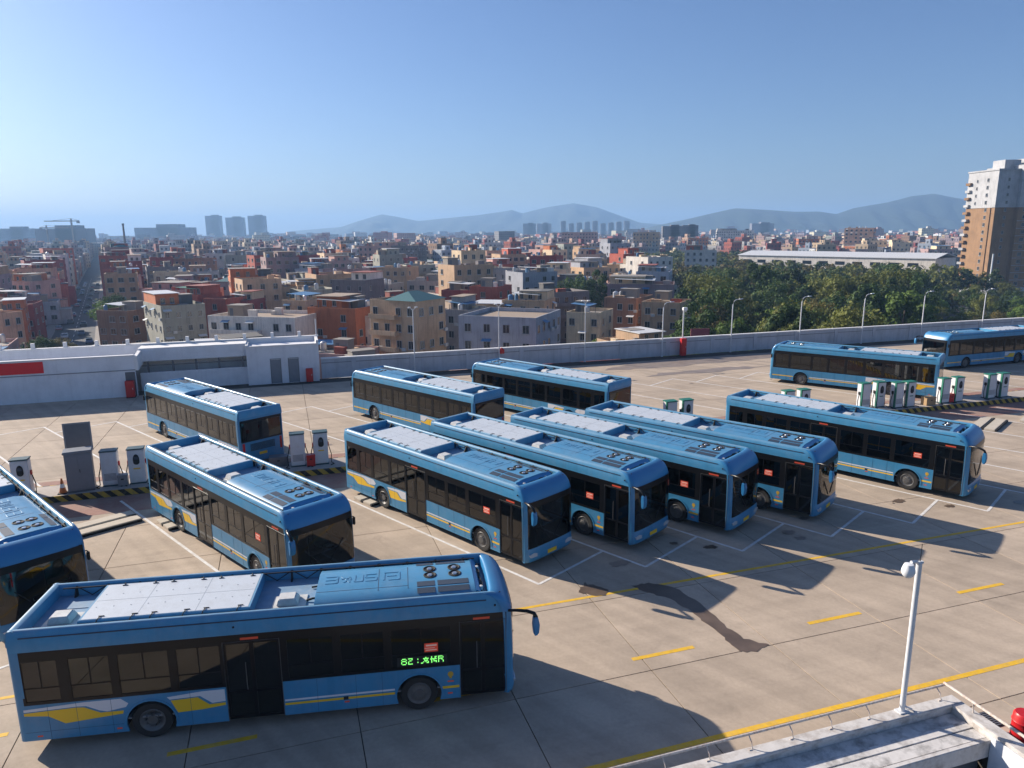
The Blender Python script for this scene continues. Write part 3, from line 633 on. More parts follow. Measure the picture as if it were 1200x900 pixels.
# lit green dot display in the side window of the lone bus
LED = ["..###..####...........#....#..##.####.",
       ".#...#....#....#....#####..#..#..#...#",
       "..###...##...........#.#..######.####.",
       ".#...#.#.............###...#.#...#..#.",
       ".#...#.#.......#....#.#.#..#.###.#...#",
       "..###..####.......##...##..#...#.#...#"]
led = MB()
for r_, row in enumerate(LED):
    for c_, ch in enumerate(row):
        if ch == '#': x = 3.02 + c_ * .029; z = 1.51 - r_ * .03; led.box(x, x + .021, -BW - .004, -BW + .001, z, z + .021)
led.build('green_display', M_ledg, bus0)
bk = MB().box(2.95, 4.2, -BW + .003, -BW + .012, 1.31, 1.57).build('display_case', M_matblack, bus0)

# ================================================================== YARD FURNITURE
M_chw = mat('charger_white', (.62, .63, .65), rough=.45, var=.05, dirt=(.45, .42, .38), damt=.5, dscale=3)
M_chg = mat('charger_green', (.015, .15, .10), rough=.45)
M_chd = mat('charger_dark_teal', (.03, .07, .08), rough=.5)
M_grey = mat('cabinet_grey', (.20, .21, .23), rough=.5, var=.08)
M_greyd = mat('panel_dark_grey', (.11, .115, .13), rough=.5, var=.08)
def charger(u, v, front, green, label, group):
    o = thing('charging_station', label, 'charger', W(u, v, .30), GA, group)
    MB().box(-.36, .36, -.24, .24, .06, 1.70).build('cabinet', M_chw, o, bevel=.03)
    MB().box(-.37, .37, -.25, .25, 0, .06).build('plinth', M_chd, o)
    MB().box(-.38, .38, -.27, .27, 1.70, 1.76).build('cap', M_chg if green else M_chd, o, bevel=.01)
    if green: MB().box(-.372, -.29, -.25, -.12, .06, 1.695).build('edge_trim', M_chg, o)
    if front:
        pn = MB().ext([(.14 * math.cos(a) + .02, 1.22 + (.14 + (.12 if math.sin(a) > 0 else -.0)) * math.sin(a) - (0 if math.sin(a) > 0 else .12)) for a in np.linspace(0, 2 * math.pi, 21)[:-1]], -.262, -.235, 'y').build('screen', M_matblack, o)
        MB().box(-.08, .10, -.266, -.262, 1.22, 1.36).build('display', M_grille, pn)
        MB().box(-.14, .16, -.252, -.24, .74, .80).build('label_plate', M_yel if not green else M_chg, o)
    else:
        lv = MB()
        for i in range(6): lv.box(-.26, .26, -.247, -.238, .3 + i * .06, .33 + i * .06)
        lv.build('louvre', M_grey, o)
    for sg in (-1, 1):
        gn = MB().box(sg * .38 - .04, sg * .38 + .04, -.08, .08, .95, 1.15).build('connector', M_redbox if not green else M_matblack, o, bevel=.015)
        MB().tube([(sg * .40, -.02, .98), (sg * .52, -.05, .5), (sg * .50, -.1, .06), (sg * .62, -.32, .03), (sg * .45, -.5, .03)], .025, 6).build('cable', M_matblack, o, smooth=True, angle=60)
for u, v, fr in ((-12.0, 36.95, 1), (-8.39, 37.13, 0), (-7.22, 37.11, 1), (.23, 37.25, 0), (1.38, 37.2, 1)):
    charger(u, v, fr, False, {-12.0: 'white charger with oval screen on the island, next to the traffic cone', -8.39: 'plain backed white charger on the island, next to the tall grey cabinet', -7.22: 'white charger with oval screen next to the small grey box', .23: 'plain backed white charger next to the dark red fire box', 1.38: 'white charger with oval screen next to the dark red fire box'}[u], 'dark capped white chargers')
for u, v, fr in ((21.9, 37.2, 0), (23.0, 37.2, 1), (30.4, 37.2, 0), (31.6, 37.2, 1), (36.7, 37.45, 0), (37.95, 37.45, 1), (38.95, 36.9, 0), (39.9, 36.85, 1), (43.0, 36.9, 0), (44.22, 36.9, 1), (47.2, 36.9, 0), (48.4, 36.9, 1)):
    wh_ = {21: 'behind the end bus of the tight row of four', 23: 'behind the end bus of the tight row of four', 30: 'peeping over the roof of the bus on its own', 31: 'peeping over the roof of the bus on its own', 36: 'half hidden by the roof of the bus on its own', 37: 'half hidden by the roof of the bus on its own', 38: 'next to the yellow post', 39: 'next to the yellow post', 43: 'next to the red fire box', 44: 'next to the red fire box', 47: 'in the last pair along the island', 48: 'in the last pair along the island'}[int(u)]
    charger(u, v, fr, True, ('screened green edged charger ' if fr else 'plain backed green edged charger ') + wh_, 'green edged chargers')
o = thing('transformer_cabinet', 'tall grey steel cabinet on the island beside the traffic cone', 'cabinet', W(-9.6, 36.85, .3), GA + R(8))
MB().box(-.55, .55, -.35, .35, .08, 1.85).build('cabinet', M_grey, o, bevel=.02)
MB().box(-.6, .6, -.4, .4, 1.85, 1.98).build('hood', M_grey, o, bevel=.03); MB().box(-.55, .55, -.36, .36, 0, .08).build('plinth', M_greyd, o)
for x in (-.27, .27): MB().box(x - .25, x + .25, -.362, -.348, .15, 1.78).build('door', M_grey, o)
MB().tube([(.03, -.37, .95), (.03, -.39, 1.0), (.03, -.37, 1.1)], .012, 6).build('handle', M_matblack, o)
o = thing('notice_board', 'dark grey square board on two posts behind the grey cabinet', 'board', W(-9.95, 38.6), GA + R(4))
MB().box(-.58, .58, -.05, .05, 1.75, 3.15).build('panel', M_greyd, o, bevel=.01)
for x in (-.45, .45): MB().box(x - .04, x + .04, .055, .13, 0, 3.0).build('post', M_grey, o)
fb = MB()
fb.box(-.60, .60, -.065, -.052, 1.73, 1.80).box(-.60, .60, -.065, -.052, 3.10, 3.17).box(-.60, -.53, -.065, -.052, 1.80, 3.10).box(.53, .60, -.065, -.052, 1.80, 3.10).build('frame', M_grey, o)
M_cone = mat('cone_orange', (.50, .14, .03), rough=.6, var=.1)
o = thing('traffic_cone', 'orange traffic cone standing on the striped island', 'cone', W(-10.35, 36.6, .3), GA)
MB().lathe([(.16, .03), (.03, .72), (0, .72)], 16, 'z').build('cone', M_cone, o, smooth=True); MB().box(-.2, .2, -.2, .2, 0, .035).build('base', M_matblack, o, bevel=.01)
MB().lathe([(.112, .28), (.078, .46)], 16, 'z').build('band', M_white, o).scale = (1.03, 1.03, 1)
def crate(u, v, z, s, label, m, name='storage_box', cat='box', rz=0):
    o = thing(name, label, cat, W(u, v, z), GA + rz)
    MB().box(-s[0] / 2, s[0] / 2, -s[1] / 2, s[1] / 2, 0, s[2]).build('body', m, o, bevel=.01); MB().box(-s[0] / 2 - .01, s[0] / 2 + .01, -s[1] / 2 - .01, s[1] / 2 + .01, s[2] - .09, s[2] + .012).build('lid', m, o, bevel=.01)
    MB().box(-.06, .06, -s[1] / 2 - .02, -s[1] / 2 + .01, s[2] * .6, s[2] * .6 + .06).build('latch', M_matblack, o)
M_card = mat('cardboard', (.38, .25, .13), rough=.85, var=.1)
crate(-7.85, 36.85, .3, (.42, .35, .55), 'small grey box between the white chargers on the island', M_grey)
crate(.85, 37.0, .3, (.42, .35, .6), 'dark red fire box between two white chargers', M_redbox, 'fire_box', 'fire box')
crate(43.6, 36.85, .3, (.42, .35, .6), 'red fire box between two green edged chargers', M_redbox, 'fire_box', 'fire box')
crate(41.6, 36.75, .3, (.8, .5, .55), 'brown crate on the island beside the green edged chargers', M_card, 'crate', 'crate')
o = thing('marker_post', 'yellow post with a wide head on the island beside the crate', 'post', W(40.75, 37.5, .3), GA)
MB().box(-.16, .16, -.1, .1, 0, 1.1).build('stem', M_yel, o, bevel=.02); MB().box(-.45, .45, -.13, .13, 1.1, 1.35).build('head', M_yel, o, bevel=.03)
crate(-.75, 37.6, .3, (.9, .6, .5), 'dark blue grey box behind the plain backed charger', M_greyd)

# ---- parapet along the far edge
M_wall = mat('white_render', (.50, .51, .54), rough=.8, streak=.22, var=.08, scale=.8, dirt=(.33, .34, .36), damt=.55, dscale=.7)
M_shed = mat('shed_white', (.72, .72, .74), rough=.8, streak=.10, var=.06, scale=.8, dirt=(.48, .48, .50), damt=.4, dscale=.7)
M_cope = mat('white_coping', (.72, .71, .70), rough=.75, var=.08, scale=2)
o = thing('parapet_wall', 'long white rendered parapet wall along the far roof edge', 'wall', W(2.8, 61.85), GA)
MB().box(0, 122, 0, .25, 0, 1.66).build('wall', M_wall, o); MB().box(-.02, 122, -.06, .31, 1.66, 1.76).build('coping', M_cope, o, bevel=.01)
for i in range(24): MB().box(2.5 + i * 5.06, 2.9 + i * 5.06, -.055, -.001, 0, 1.655).build('pier', M_wall, o)
MB().box(0, 122, -.03, -.0, 1.30, 1.36).build('rail_band', M_grey, o).location.y = -.002

# ---- lamps standing at the parapet
M_post = mat('lamp_post_white', (.62, .63, .64), rough=.4, var=.04)
def lamp(u, style, label, group, hgt=5.3):
    o = thing('street_lamp', label, 'lamp', W(u, 61.58), GA, group)
    MB().lathe([(.10, 0), (.10, .06), (.055, .12)], 10, 'z').build('base', M_post, o)
    if style == 'arm':
        MB().tube([(0, 0, .1), (0, 0, hgt - 1.0), (.02, -.0, hgt - .5), (.12, -.0, hgt - .15), (.35, -.02, hgt), (.75, -.05, hgt + .04)], [.06, .05, .045, .04, .035, .03], 8).build('pole', M_post, o, smooth=True, angle=60)
        MB().add([(.65, -.14, hgt - .0), (1.15, -.12, hgt + .03), (1.15, .04, hgt + .03), (.65, .06, hgt), (.68, -.1, hgt + .09), (1.1, -.08, hgt + .09), (1.1, 0, hgt + .09), (.68, .02, hgt + .09)], [(0, 3, 2, 1), (4, 5, 6, 7), (0, 1, 5, 4), (1, 2, 6, 5), (2, 3, 7, 6), (3, 0, 4, 7)]).build('lamp_head', M_post, o, bevel=.015)
    else:
        MB().tube([(0, 0, .1), (0, 0, hgt)], [.055, .04], 8).build('pole', M_post, o, smooth=True, angle=60)
        for sg in (-1, 1): MB().tube([(0, 0, hgt - .08), (sg * .3, -.05, hgt + .18)], .03, 6).box(sg * .3 - .12, sg * .3 + .12, -.16, .06, hgt + .15, hgt + .22).build('lamp_head', M_post, o)
for u in (10.7, 18.45, 26.9): lamp(u, 'twin', 'slim white twin headed lamp post at the parapet facing the town', 'straight twin lamps on the parapet', 5.6)
for u in (35.1, 42.9, 51.2, 59.3, 67.5, 76.4, 85.0): lamp(u, 'arm', 'white lamp post with curved arm at the parapet facing the wood', 'curved arm lamps on the parapet', 5.3)
o = thing('camera_pole', 'white camera pole rising behind the red fire cabinet at the parapet', 'camera pole', W(37.35, 61.6), GA)
MB().tube([(0, 0, 0), (0, 0, 4.7)], .07, 8).build('pole', M_post, o); MB().box(-.12, .32, -.2, .12, 4.45, 4.75).build('camera_housing', M_white, o, bevel=.03); MB().lathe([(.1, 4.45), (.11, 4.38), (.06, 4.28), (0, 4.26)], 10, 'z', (.2, -.04, 0)).build('dome', M_offw, o)
def cabinet_red(u, v, label, h=1.15, wd=.55):
    o = thing('fire_cabinet', label, 'cabinet', W(u, v), GA)
    MB().box(-wd / 2, wd / 2, -.2, .2, .06, h).build('case', M_redbox, o, bevel=.02); MB().box(-wd / 2 + .05, wd / 2 - .05, -.215, -.198, .14, h - .08).build('door', M_redbox, o); MB().box(wd / 2 - .12, wd / 2 - .08, -.235, -.21, h * .5, h * .5 + .12).build('handle', M_offw, o); MB().box(-wd / 2, wd / 2, -.19, .19, 0, .06).build('foot', M_matblack, o)
cabinet_red(37.2, 61.2, 'red fire cabinet at the parapet beneath the camera pole', 1.75)
o = thing('alarm_box', 'small red box fixed to the parapet beside a straight twin lamp', 'box', W(18.75, 61.7, 1.25), GA)
MB().box(-.2, .2, -.14, .12, 0, .42).build('case', M_redbox, o, bevel=.03); MB().lathe([(.09, .42), (.09, .52), (0, .56)], 10, 'z').build('beacon', M_red, o)
cabinet_red(1.75, 60.7, 'red fire cabinet beside the two grey doors of the white shed')
cabinet_red(-11.4, 59.35, 'red fire cabinet at the end of the white shed wall', 1.3, .6)

# ---- white ramp shed at the left of the parapet
o = thing('ramp_shed', 'white rendered ramp shed with red banner and two grey doors', 'shed', W(0, 0), GA)
s = MB()
s.box(-46, -11.0, 59.7, 59.95, 0, 3.12)                     # long front wall
s.box(-46, -11.0, 59.95, 63.4, 2.1, 2.3)                    # roof slab behind it
s.box(-3.05, 2.55, 60.95, 63.4, 0, 3.10)                    # door block
s.build('wall', M_shed, o)
MB().box(-46, 2.72, 63.4, 63.65, -4, 3.42).build('rear_wall', M_shed, o)
MB().box(-46, 2.75, 63.34, 63.72, 3.42, 3.52).build('coping', M_cope, o, bevel=.01)
MB().box(-46, -10.98, 59.64, 60.0, 3.12, 3.2).build('coping', M_cope, o, bevel=.01)
MB().ext([(59.66, 3.1), (63.4, 3.42), (63.4, 2.3), (59.66, 2.0)], -11.0, -10.75, 'x').build('gable_end', M_cope, o)
MB().box(-46, -10.95, 59.66, 59.7, 2.02, 2.08).build('ledge', M_grey, o)
MB().box(-11.0, -3.05, 61.6, 61.8, 0, 1.45).build('low_wall', M_shed, o)
MB().box(-11.0, -3.05, 61.55, 61.8, 2.35, 3.3).build('upper_wall', M_shed, o)
MB().box(-11.0, -3.05, 61.56, 63.4, 3.3, 3.38).build('roof', M_cope, o)
for x in (-10.4, -8.6, -6.9, -5.2, -3.4): MB().box(x - .07, x + .07, 61.62, 61.76, 1.45, 2.35).build('post', M_greyd, o)
MB().box(-11.0, -3.05, 61.66, 61.70, 1.95, 2.02).build('rail', M_greyd, o)
MB().box(-3.09, -2.9, 60.9, 63.3, 3.10, 3.3).build('roof_edge', M_cope, o); MB().box(-2.9, 2.6, 60.9, 61.1, 3.10, 3.2).build('roof_edge', M_cope, o)
MB().box(2.42, 2.62, 60.92, 63.4, 3.1, 3.45).build('roof_edge', M_cope, o)
MB().box(-46, -17.0, 59.66, 59.70, 2.2, 3.04).build('banner', mat('banner_red', (.75, .015, .02), rough=.6, var=.06), o)
for x in (-.85, .55):
    d = MB().box(x - .38, x + .38, 60.93, 60.952, .05, 2.0).build('door', M_grey, o); MB().box(x - .42, x - .38, 60.91, 60.95, 0, 2.05).box(x + .38, x + .42, 60.91, 60.95, 0, 2.05).box(x - .42, x + .42, 60.91, 60.95, 2.05, 2.09).build('door_frame', M_greyd, d)
MB().box(-11.7, -11.02, 59.68, 59.702, .0, 1.9).build('doorway', M_greyd, o)
for i in range(22):
    x = -45 + i * 2.2; MB().box(x - .12, x + .12, 63.42, 63.66, 3.52, 3.92).build('stub', M_cope, o)
MB().tube([(2.6, 63.5, 3.5), (2.6, 63.5, 4.9)], .05, 6).build('vent_pipe', M_cope, o)

# ---- low parapet, rail and sunk roof in the near corner
M_dirtyw = mat('weathered_white', (.60, .57, .54), rough=.8, var=.1, scale=3, dirt=(.27, .22, .18), damt=.8, dscale=3.5)
M_wetroof = mat('stained_roof', (.62, .59, .56), rough=.7, var=.15, scale=3, dirt=(.13, .12, .11), damt=.9, dscale=2.6)
M_rust = mat('rail_paint', (.60, .54, .48), rough=.6, dirt=(.30, .13, .05), damt=.8, dscale=14)
o = thing('stairwell_parapet', 'weathered white low parapet with handrail round a sunk roof', 'parapet', W(0, 0), GA)
MB().box(-1, 15.28, 11.62, 11.84, -.05, .52).box(15.04, 15.28, 3.2, 11.62, -.05, .52).build('wall', M_dirtyw, o)
MB().box(-1, 15.34, 11.58, 11.90, .52, .60).box(15.0, 15.34, 3.2, 11.58, .5205, .601).build('coping', M_dirtyw, o, bevel=.01)
MB().box(-1, 15.03, 11.26, 11.61, .10, .345).build('gutter_floor', M_wetroof, o)
for i, (a, c) in enumerate(((11.01, 11.25), (10.66, 10.995))): MB().box(-1, 15.02, a, c, .08, .385 - .012 * i).build('roof_plank', M_wetroof, o, bevel=.01)
MB().box(-1, 15.0, 10.53, 10.648, -.06, .39).build('edge_beam', M_dirtyw, o, bevel=.015)
MB().box(-1, 14.98, 10.75, 10.95, -6, .07).build('inner_wall', M_greyd, o)
MB().box(14.985, 15.035, 3.2, 10.52, -6, .5).build('side_wall', M_shed, o)
MB().box(-1, 14.98, 3.2, 10.74, -3.2, -3.0).build('stair_floor', M_greyd, o)
MB().tube([(-1, 11.98, .86), (15.2, 11.98, .86)], .028, 8).build('handrail', M_rust, o, smooth=True)
MB().tube([(15.16, 12.0, .90), (15.16, 3.3, .90)], .035, 8).build('handrail', M_rust, o, smooth=True)
for i in range(14):
    x = .6 + i * 1.1; MB().tube([(x, 11.82, .6), (x, 11.86, .74), (x, 11.98, .85)], .016, 6).tube([(x - .03, 11.80, .60), (x - .1, 11.8, .60)], .02, 6).build('bracket', M_rust, o)
for i in range(6):
    y = 11.2 - i * 1.3; MB().tube([(15.22, y, .6), (15.20, y, .74), (15.16, y, .88)], .016, 6).build('bracket', M_rust, o)
o = thing('dome_camera_pole', 'white pole with a dome camera standing on the near weathered parapet', 'camera pole', W(13.64, 11.79, .60), GA)
o.scale = (1, 1, 1.13)
MB().tube([(0, 0, 0), (0, 0, 3.45)], .065, 12).build('pole', M_post, o, smooth=True, angle=60); MB().box(-.14, .14, -.1, .1, 0, .02).build('base_plate', M_post, o)
MB().tube([(.05, .0, .12), (.26, -.05, .02)], .02, 6).build('stay', M_post, o)
MB().tube([(0, 0, 3.40), (-.14, -.04, 3.5), (-.36, -.1, 3.54)], .035, 8).build('arm', M_post, o, smooth=True); MB().lathe([(.0, .16), (.10, .14), (.14, .04), (.15, -.03), (.12, -.10), (.06, -.15), (0, -.16)], 16, 'z', (-.44, -.12, 3.38)).build('dome_camera', M_white, o, smooth=True)
MB().tube([(.02, 0, 3.45), (.02, 0, 3.85)], .008, 5).build('antenna', M_matblack, o); MB().box(-.08, .1, -.03, .03, 3.42, 3.47).build('cap', M_post, o)
o = thing('plastic_drum', 'bright red drum standing beside the near parapet', 'drum', W(16.25, 10.7), GA)
o.scale = (.85, .85, .78)
MB().lathe([(0, 0), (.27, 0), (.30, .04), (.29, .28), (.31, .32), (.29, .36), (.29, .60), (.31, .64), (.29, .68), (.28, .84), (.24, .90), (0, .90)], 22, 'z').build('body', M_redbox, o, smooth=True); MB().lathe([(.06, .90), (.06, .94), (0, .94)], 10, 'z', (.14, .05, 0)).build('bung', M_matblack, o)
o = thing('floor_grating', 'dark slotted drain grating in the yard beside the red drum', 'grating', W(16.0, 11.45), GA)
MB().box(-.4, .4, -.28, .28, .004, .012).build('frame', M_matblack, o)
for i in range(8): MB().box(-.36, .36, -.24 + i * .065, -.205 + i * .065, .012, .03).build('bar', M_greyd, o)

# ================================================================== THE TOWN BELOW
def wallmat(name, col, damt=.5):
    return mat('wall_' + name, col, rough=.9, var=.10, scale=.25, dirt=tuple(c * .5 for c in col), damt=damt, dscale=.35, objvar=.15, streak=.4)
WALLS = {'beige': (.40, .30, .20), 'grey': (.27, .265, .265), 'blue grey': (.27, .31, .37), 'brick red': (.29, .075, .05), 'rust orange': (.36, .125, .05), 'pink': (.36, .24, .22), 'white': (.52, .50, .48),
         'mauve': (.25, .19, .20), 'brown': (.22, .135, .09), 'cream': (.50, .42, .30), 'grey green': (.25, .27, .24), 'dark red': (.20, .045, .045), 'tan': (.36, .26, .17), 'dark grey': (.13, .13, .14), 'peach': (.48, .31, .22)}
WM = {k: wallmat(k.replace(' ', '_'), tuple(min(.66, q * f_) for q, f_ in zip(c, (1.36, 1.22, 1.14)))) for k, c in WALLS.items()}
ROOFS = {'concrete': (.26, .23, .20), 'tan': (.34, .26, .19), 'dark': (.11, .105, .10), 'red tile': (.27, .07, .05), 'teal': (.03, .13, .15), 'white metal': (.62, .62, .62), 'blue metal': (.08, .20, .36), 'green': (.04, .16, .12)}
RM = {k: mat('roof_' + k.replace(' ', '_'), c, rough=.8 if 'metal' not in k else .5, var=.15, scale=.5, dirt=tuple(x * .55 for x in c), damt=.5, dscale=.5) for k, c in ROOFS.items()}
M_wframe = mat('window_frame_grey', (.33, .33, .33), rough=.6)
M_wpane = mat('window_pane_dark', (.018, .022, .028), rough=.12, spec=.6)
M_tank = mat('tank_steel', (.55, .56, .58), rough=.35, metal=.5)
def win_mesh(nm, ww, hh):
    mb = MB(); t = .07
    for a in (( -ww / 2, ww / 2, 0, t), (-ww / 2, ww / 2, hh - t, hh), (-ww / 2, -ww / 2 + t, t, hh - t), (ww / 2 - t, ww / 2, t, hh - t)): mb.box(a[0], a[1], -.10, 0, a[2], a[3])
    n0 = len(mb.f)
    mb.box(-ww / 2 - .08, ww / 2 + .08, -.18, 0, -.1, 0); mb.box(-.03, .03, -.06, 0, t, hh - t); n1 = len(mb.f)
    mb.box(-ww / 2 + t, ww / 2 - t, -.03, 0, t, hh - t)
    me = bpy.data.meshes.new(nm); me.from_pydata(mb.v, [], mb.f); me.materials.append(M_wframe); me.materials.append(M_wpane)
    me.polygons.foreach_set('material_index', [0] * n1 + [1] * (len(mb.f) - n1)); me.update()
    return me
WIN = [win_mesh('window', 1.25, 1.5), win_mesh('window', 1.7, 1.5), win_mesh('window', .95, 1.3)]
def roofed(rng, w, d, h, root, roofk, clutter):
    MB().box(.22, w - .22, .22, d - .22, h - .02, h + .02).build('roof', RM[roofk if roofk in ('concrete', 'tan', 'dark', 'red tile') else 'concrete'], root)
    if roofk == 'teal':
        MB().add([(w * .35, -.3, h + .76), (w + .3, -.3, h + .76), (w + .3, d + .3, h + .76), (w * .35, d + .3, h + .76), (w * .62, d * .35, h + 2.3), (w * .62, d * .65, h + 2.3)], [(0, 1, 4), (1, 2, 5, 4), (2, 3, 5), (3, 0, 4, 5), (0, 3, 2, 1)]).build('hip_roof', RM['teal'], root)
    elif roofk in ('white metal', 'blue metal', 'green'):
        a, b = sorted((rng.uniform(.0, .25), rng.uniform(.55, .95)))
        x0, x1, y0, y1 = w * a, w * b, d * rng.uniform(.05, .2), d * rng.uniform(.6, .92); zt = h + rng.uniform(2.0, 2.6)
        mb = MB().ext([(x0 - .2, zt), (x1 + .2, zt - .35), (x1 + .2, zt - .29), (x0 - .2, zt + .06)], y0 - .2, y1 + .2, 'y')
        sh = mb.build('roof_shed', RM[roofk], root); lg = MB()
        for x in (x0, x1 - .1):
            for y in (y0, y1 - .1): lg.box(x, x + .1, y, y + .1, h, zt - .36)
        lg.build('shed_posts', M_greyd, sh)
    if clutter:
        if rng.random() < .75:
            sx, sy = rng.uniform(2.2, min(4.5, w * .5)), rng.uniform(2.2, min(4, d * .5)); x, y = rng.uniform(.3, max(.31, w - sx - .3)), rng.uniform(d * .25, max(d * .26, d - sy - .3))
            hu = MB().box(x, x + sx, y, y + sy, h, h + 2.5).build('stair_hut', root.children[0].data.materials[0], root); MB().box(x - .15, x + sx + .15, y - .15, y + sy + .15, h + 2.5, h + 2.65).build('hut_roof', RM['concrete'], hu); MB().box(x + .5, x + 1.3, y - .03, y, h + .02, h + 2.0).build('hut_door', M_greyd, hu)
        for _ in range(rng.randint(1, 4)):
            bx_, by_ = rng.uniform(.4, 2.6), rng.uniform(.4, 2.2); x, y = rng.uniform(.3, max(.31, w - bx_ - .3)), rng.uniform(.3, max(.31, d - by_ - .3)); hb_ = rng.uniform(.4, 1.9)
            MB().box(x, x + bx_, y, y + by_, h + .02, h + hb_).box(x - .08, x + bx_ + .08, y - .08, y + by_ + .08, h + hb_, h + hb_ + .08).build('roof_box', WM[rng.choice(('white', 'grey', 'brick red', 'tan', 'dark grey', 'cream'))], root)
        for _ in range(rng.randint(0, 2)):
            x, y = rng.uniform(.8, w - .8), rng.uniform(.8, d - .8); r = rng.uniform(.45, .7)
            MB().lathe([(0, h + .5), (r, h + .5), (r, h + 1.7), (r * .5, h + 1.95), (0, h + 2.0)], 10, 'z', (x, y, 0)).box(x - r * .7, x + r * .7, y - r * .7, y + r * .7, h, h + .5).build('water_tank', M_tank if rng.random() < .6 else RM['blue metal'], root)
M_acu = mat('ac_unit', (.50, .50, .49), rough=.6)
ACM = MB().box(-.42, .42, -.42, -.06, 0, .6).mesh('air_conditioner', M_acu)
AWM = MB().ext([(-.85, 0), (0, .35), (0, .39), (-.85, .04)], -.9, .9, 'x').mesh('awning', RM['white metal'])
AWM2 = MB().ext([(-.85, 0), (0, .35), (0, .39), (-.85, .04)], -.9, .9, 'x').mesh('awning', RM['blue metal'])
def building(name, label, cat, P, yaw, w, d, h, col, roofk='concrete', seed=1, single=True, fr=None, sd=None, balc=False, fh=3.1, group=None, clutter=True, wk=0):
    rng = random.Random(seed)
    root = thing(name, label, cat, (P[0], P[1], GZ), yaw, group)
    m = MB().box(0, w, 0, d, 0, h)
    ph = .75; t = .2
    for a in ((0, w, 0, t), (0, w, d - t, d), (0, t, t, d - t), (w - t, w, t, d - t)): m.box(a[0], a[1], a[2], a[3], h, h + ph)
    m.build('wall', WM[col], root)
    roofed(rng, w, d, h, root, roofk, clutter)
    q_ = rng.random()
    if clutter and q_ < .45:
        a0, a1 = (0.02, .55) if q_ < .22 else (.42, .98); up = rng.uniform(2.4, 3.2)
        pm = MB().box(w * a0, w * a1, d * .3, d * .97, h + .02, h + up).build('upper_storey', WM[col if rng.random() < .6 else rng.choice(list(WM))], root)
        MB().box(w * a0 - .25, w * a1 + .25, d * .3 - .6, d * .97 + .2, h + up, h + up + .14).build('upper_roof', RM[rng.choice(('concrete', 'tan', 'red tile', 'white metal', 'blue metal', 'dark'))], pm)
        for i in range(2): link('window', WIN[2], pm, (w * (a0 + (a1 - a0) * (.3 + .4 * i)), d * .3, h + .8), 0)
    if clutter and not single and rng.random() < .45:
        ah = h * rng.uniform(.45, .8); sx = rng.uniform(2.2, 4)
        MB().box(w + .02, w + sx, d * .1, d * .85, 0, ah).build('annex', WM[col], root); MB().box(w + .02, w + sx + .3, d * .1 - .3, d * .85 + .3, ah, ah + .15).build('annex_roof', RM[rng.choice(('concrete', 'white metal', 'tan', 'red tile', 'dark'))], root)
    nf = max(1, int(h / fh)); z0 = h - nf * fh
    fr = fr if fr is not None else max(1, int(w / 2.7)); sd = sd if sd is not None else max(1, int(d / 3.4))
    W_ = WIN[wk]
    jv, jf, jm = [], [], []
    def put(x, y, z, a):
        if single:
            link('window', W_, root, (x, y, z), a)
            q = rng.random(); ox, oy = math.cos(a), math.sin(a)
            if q < .22: link('air_conditioner', ACM, root, (x + ox * 1.25, y + oy * 1.25, z - .45), a)
            elif q < .34: link('awning', AWM if q < .3 else AWM2, root, (x, y, z + 1.6), a)
        else:
            ca_, sa_ = math.cos(a), math.sin(a); o_ = len(jv)
            jv.extend([(x + v.co.x * ca_ - v.co.y * sa_, y + v.co.x * sa_ + v.co.y * ca_, z + v.co.z) for v in W_.vertices])
            for p in W_.polygons: jf.append([o_ + i for i in p.vertices]); jm.append(p.material_index)
    for k in range(nf):
        zz = z0 + k * fh + 1.0
        if zz < h - 14: continue
        for i in range(fr):
            if rng.random() < .9: put(w * (i + .5) / fr, 0, zz, 0)
        for i in range(sd):
            if rng.random() < .8: put(0, d * (i + .5) / sd, zz, -math.pi / 2)
            if rng.random() < .8: put(w, d * (i + .5) / sd, zz, math.pi / 2)
    if jv:
        me = bpy.data.meshes.new('windows'); me.from_pydata(jv, [], jf); me.materials.append(M_wframe); me.materials.append(M_wpane); me.polygons.foreach_set('material_index', jm); me.update()
        tag(link('windows', me, root), kind='stuff')
    if balc:
        for k in range(nf):
            zz = z0 + k * fh
            if zz < h - 14: continue
            b = MB().box(w * .05, w * .62, -1.2, 0, zz + .3, zz + .45).box(w * .05, w * .62, -1.2, -1.1, zz + .45, zz + 1.2).box(w * .05, w * .05 + .1, -1.1, 0, zz + .45, zz + 1.2).box(w * .62 - .1, w * .62, -1.1, 0, zz + .45, zz + 1.2)
            b.build('balcony', WM[col], root)
    return root
OCC = []                                  # footprints already taken: centre and radius
def near(px0, D0, px1, D1, ytop, depth, col, roofk, label, cat='building', seed=1, **k):
    A, B = at_y(px0, ytop, D0), at_y(px1, ytop, D1)
    dx, dy = B.x - A.x, B.y - A.y; w = math.hypot(dx, dy); yaw = math.atan2(dy, dx); zt = (A.z + B.z) / 2 - .75
    c = Vector((A.x, A.y)) + Vector((math.cos(yaw), math.sin(yaw))) * w / 2 + Vector((-math.sin(yaw), math.cos(yaw))) * depth / 2
    OCC.append((c.x, c.y, max(w, depth) * .56))
    return building('house' if cat == 'house' else 'building', label, cat, A, yaw, w, depth, zt - GZ, col, roofk, seed, **k)
near(433, 139, 487, 133, 352, 9, 'beige', 'teal', 'beige five storey building with balconies and a teal hip roof', seed=3, balc=True, fr=4, sd=3, clutter=False)
near(537, 127, 628, 122, 371, 15, 'blue grey', 'tan', 'long blue grey building with flat tan roof behind the parapet', seed=5, fr=4, sd=5, clutter=False, wk=0)
near(664, 153, 703, 150, 366, 10, 'cream', 'blue metal', 'cream house with a blue sheet roof hut on top', 'house', seed=7, fr=3)
near(708, 172, 746, 168, 349, 12, 'brown', 'concrete', 'dark brown house with recessed front beside the tan house', 'house', seed=8, fr=3)
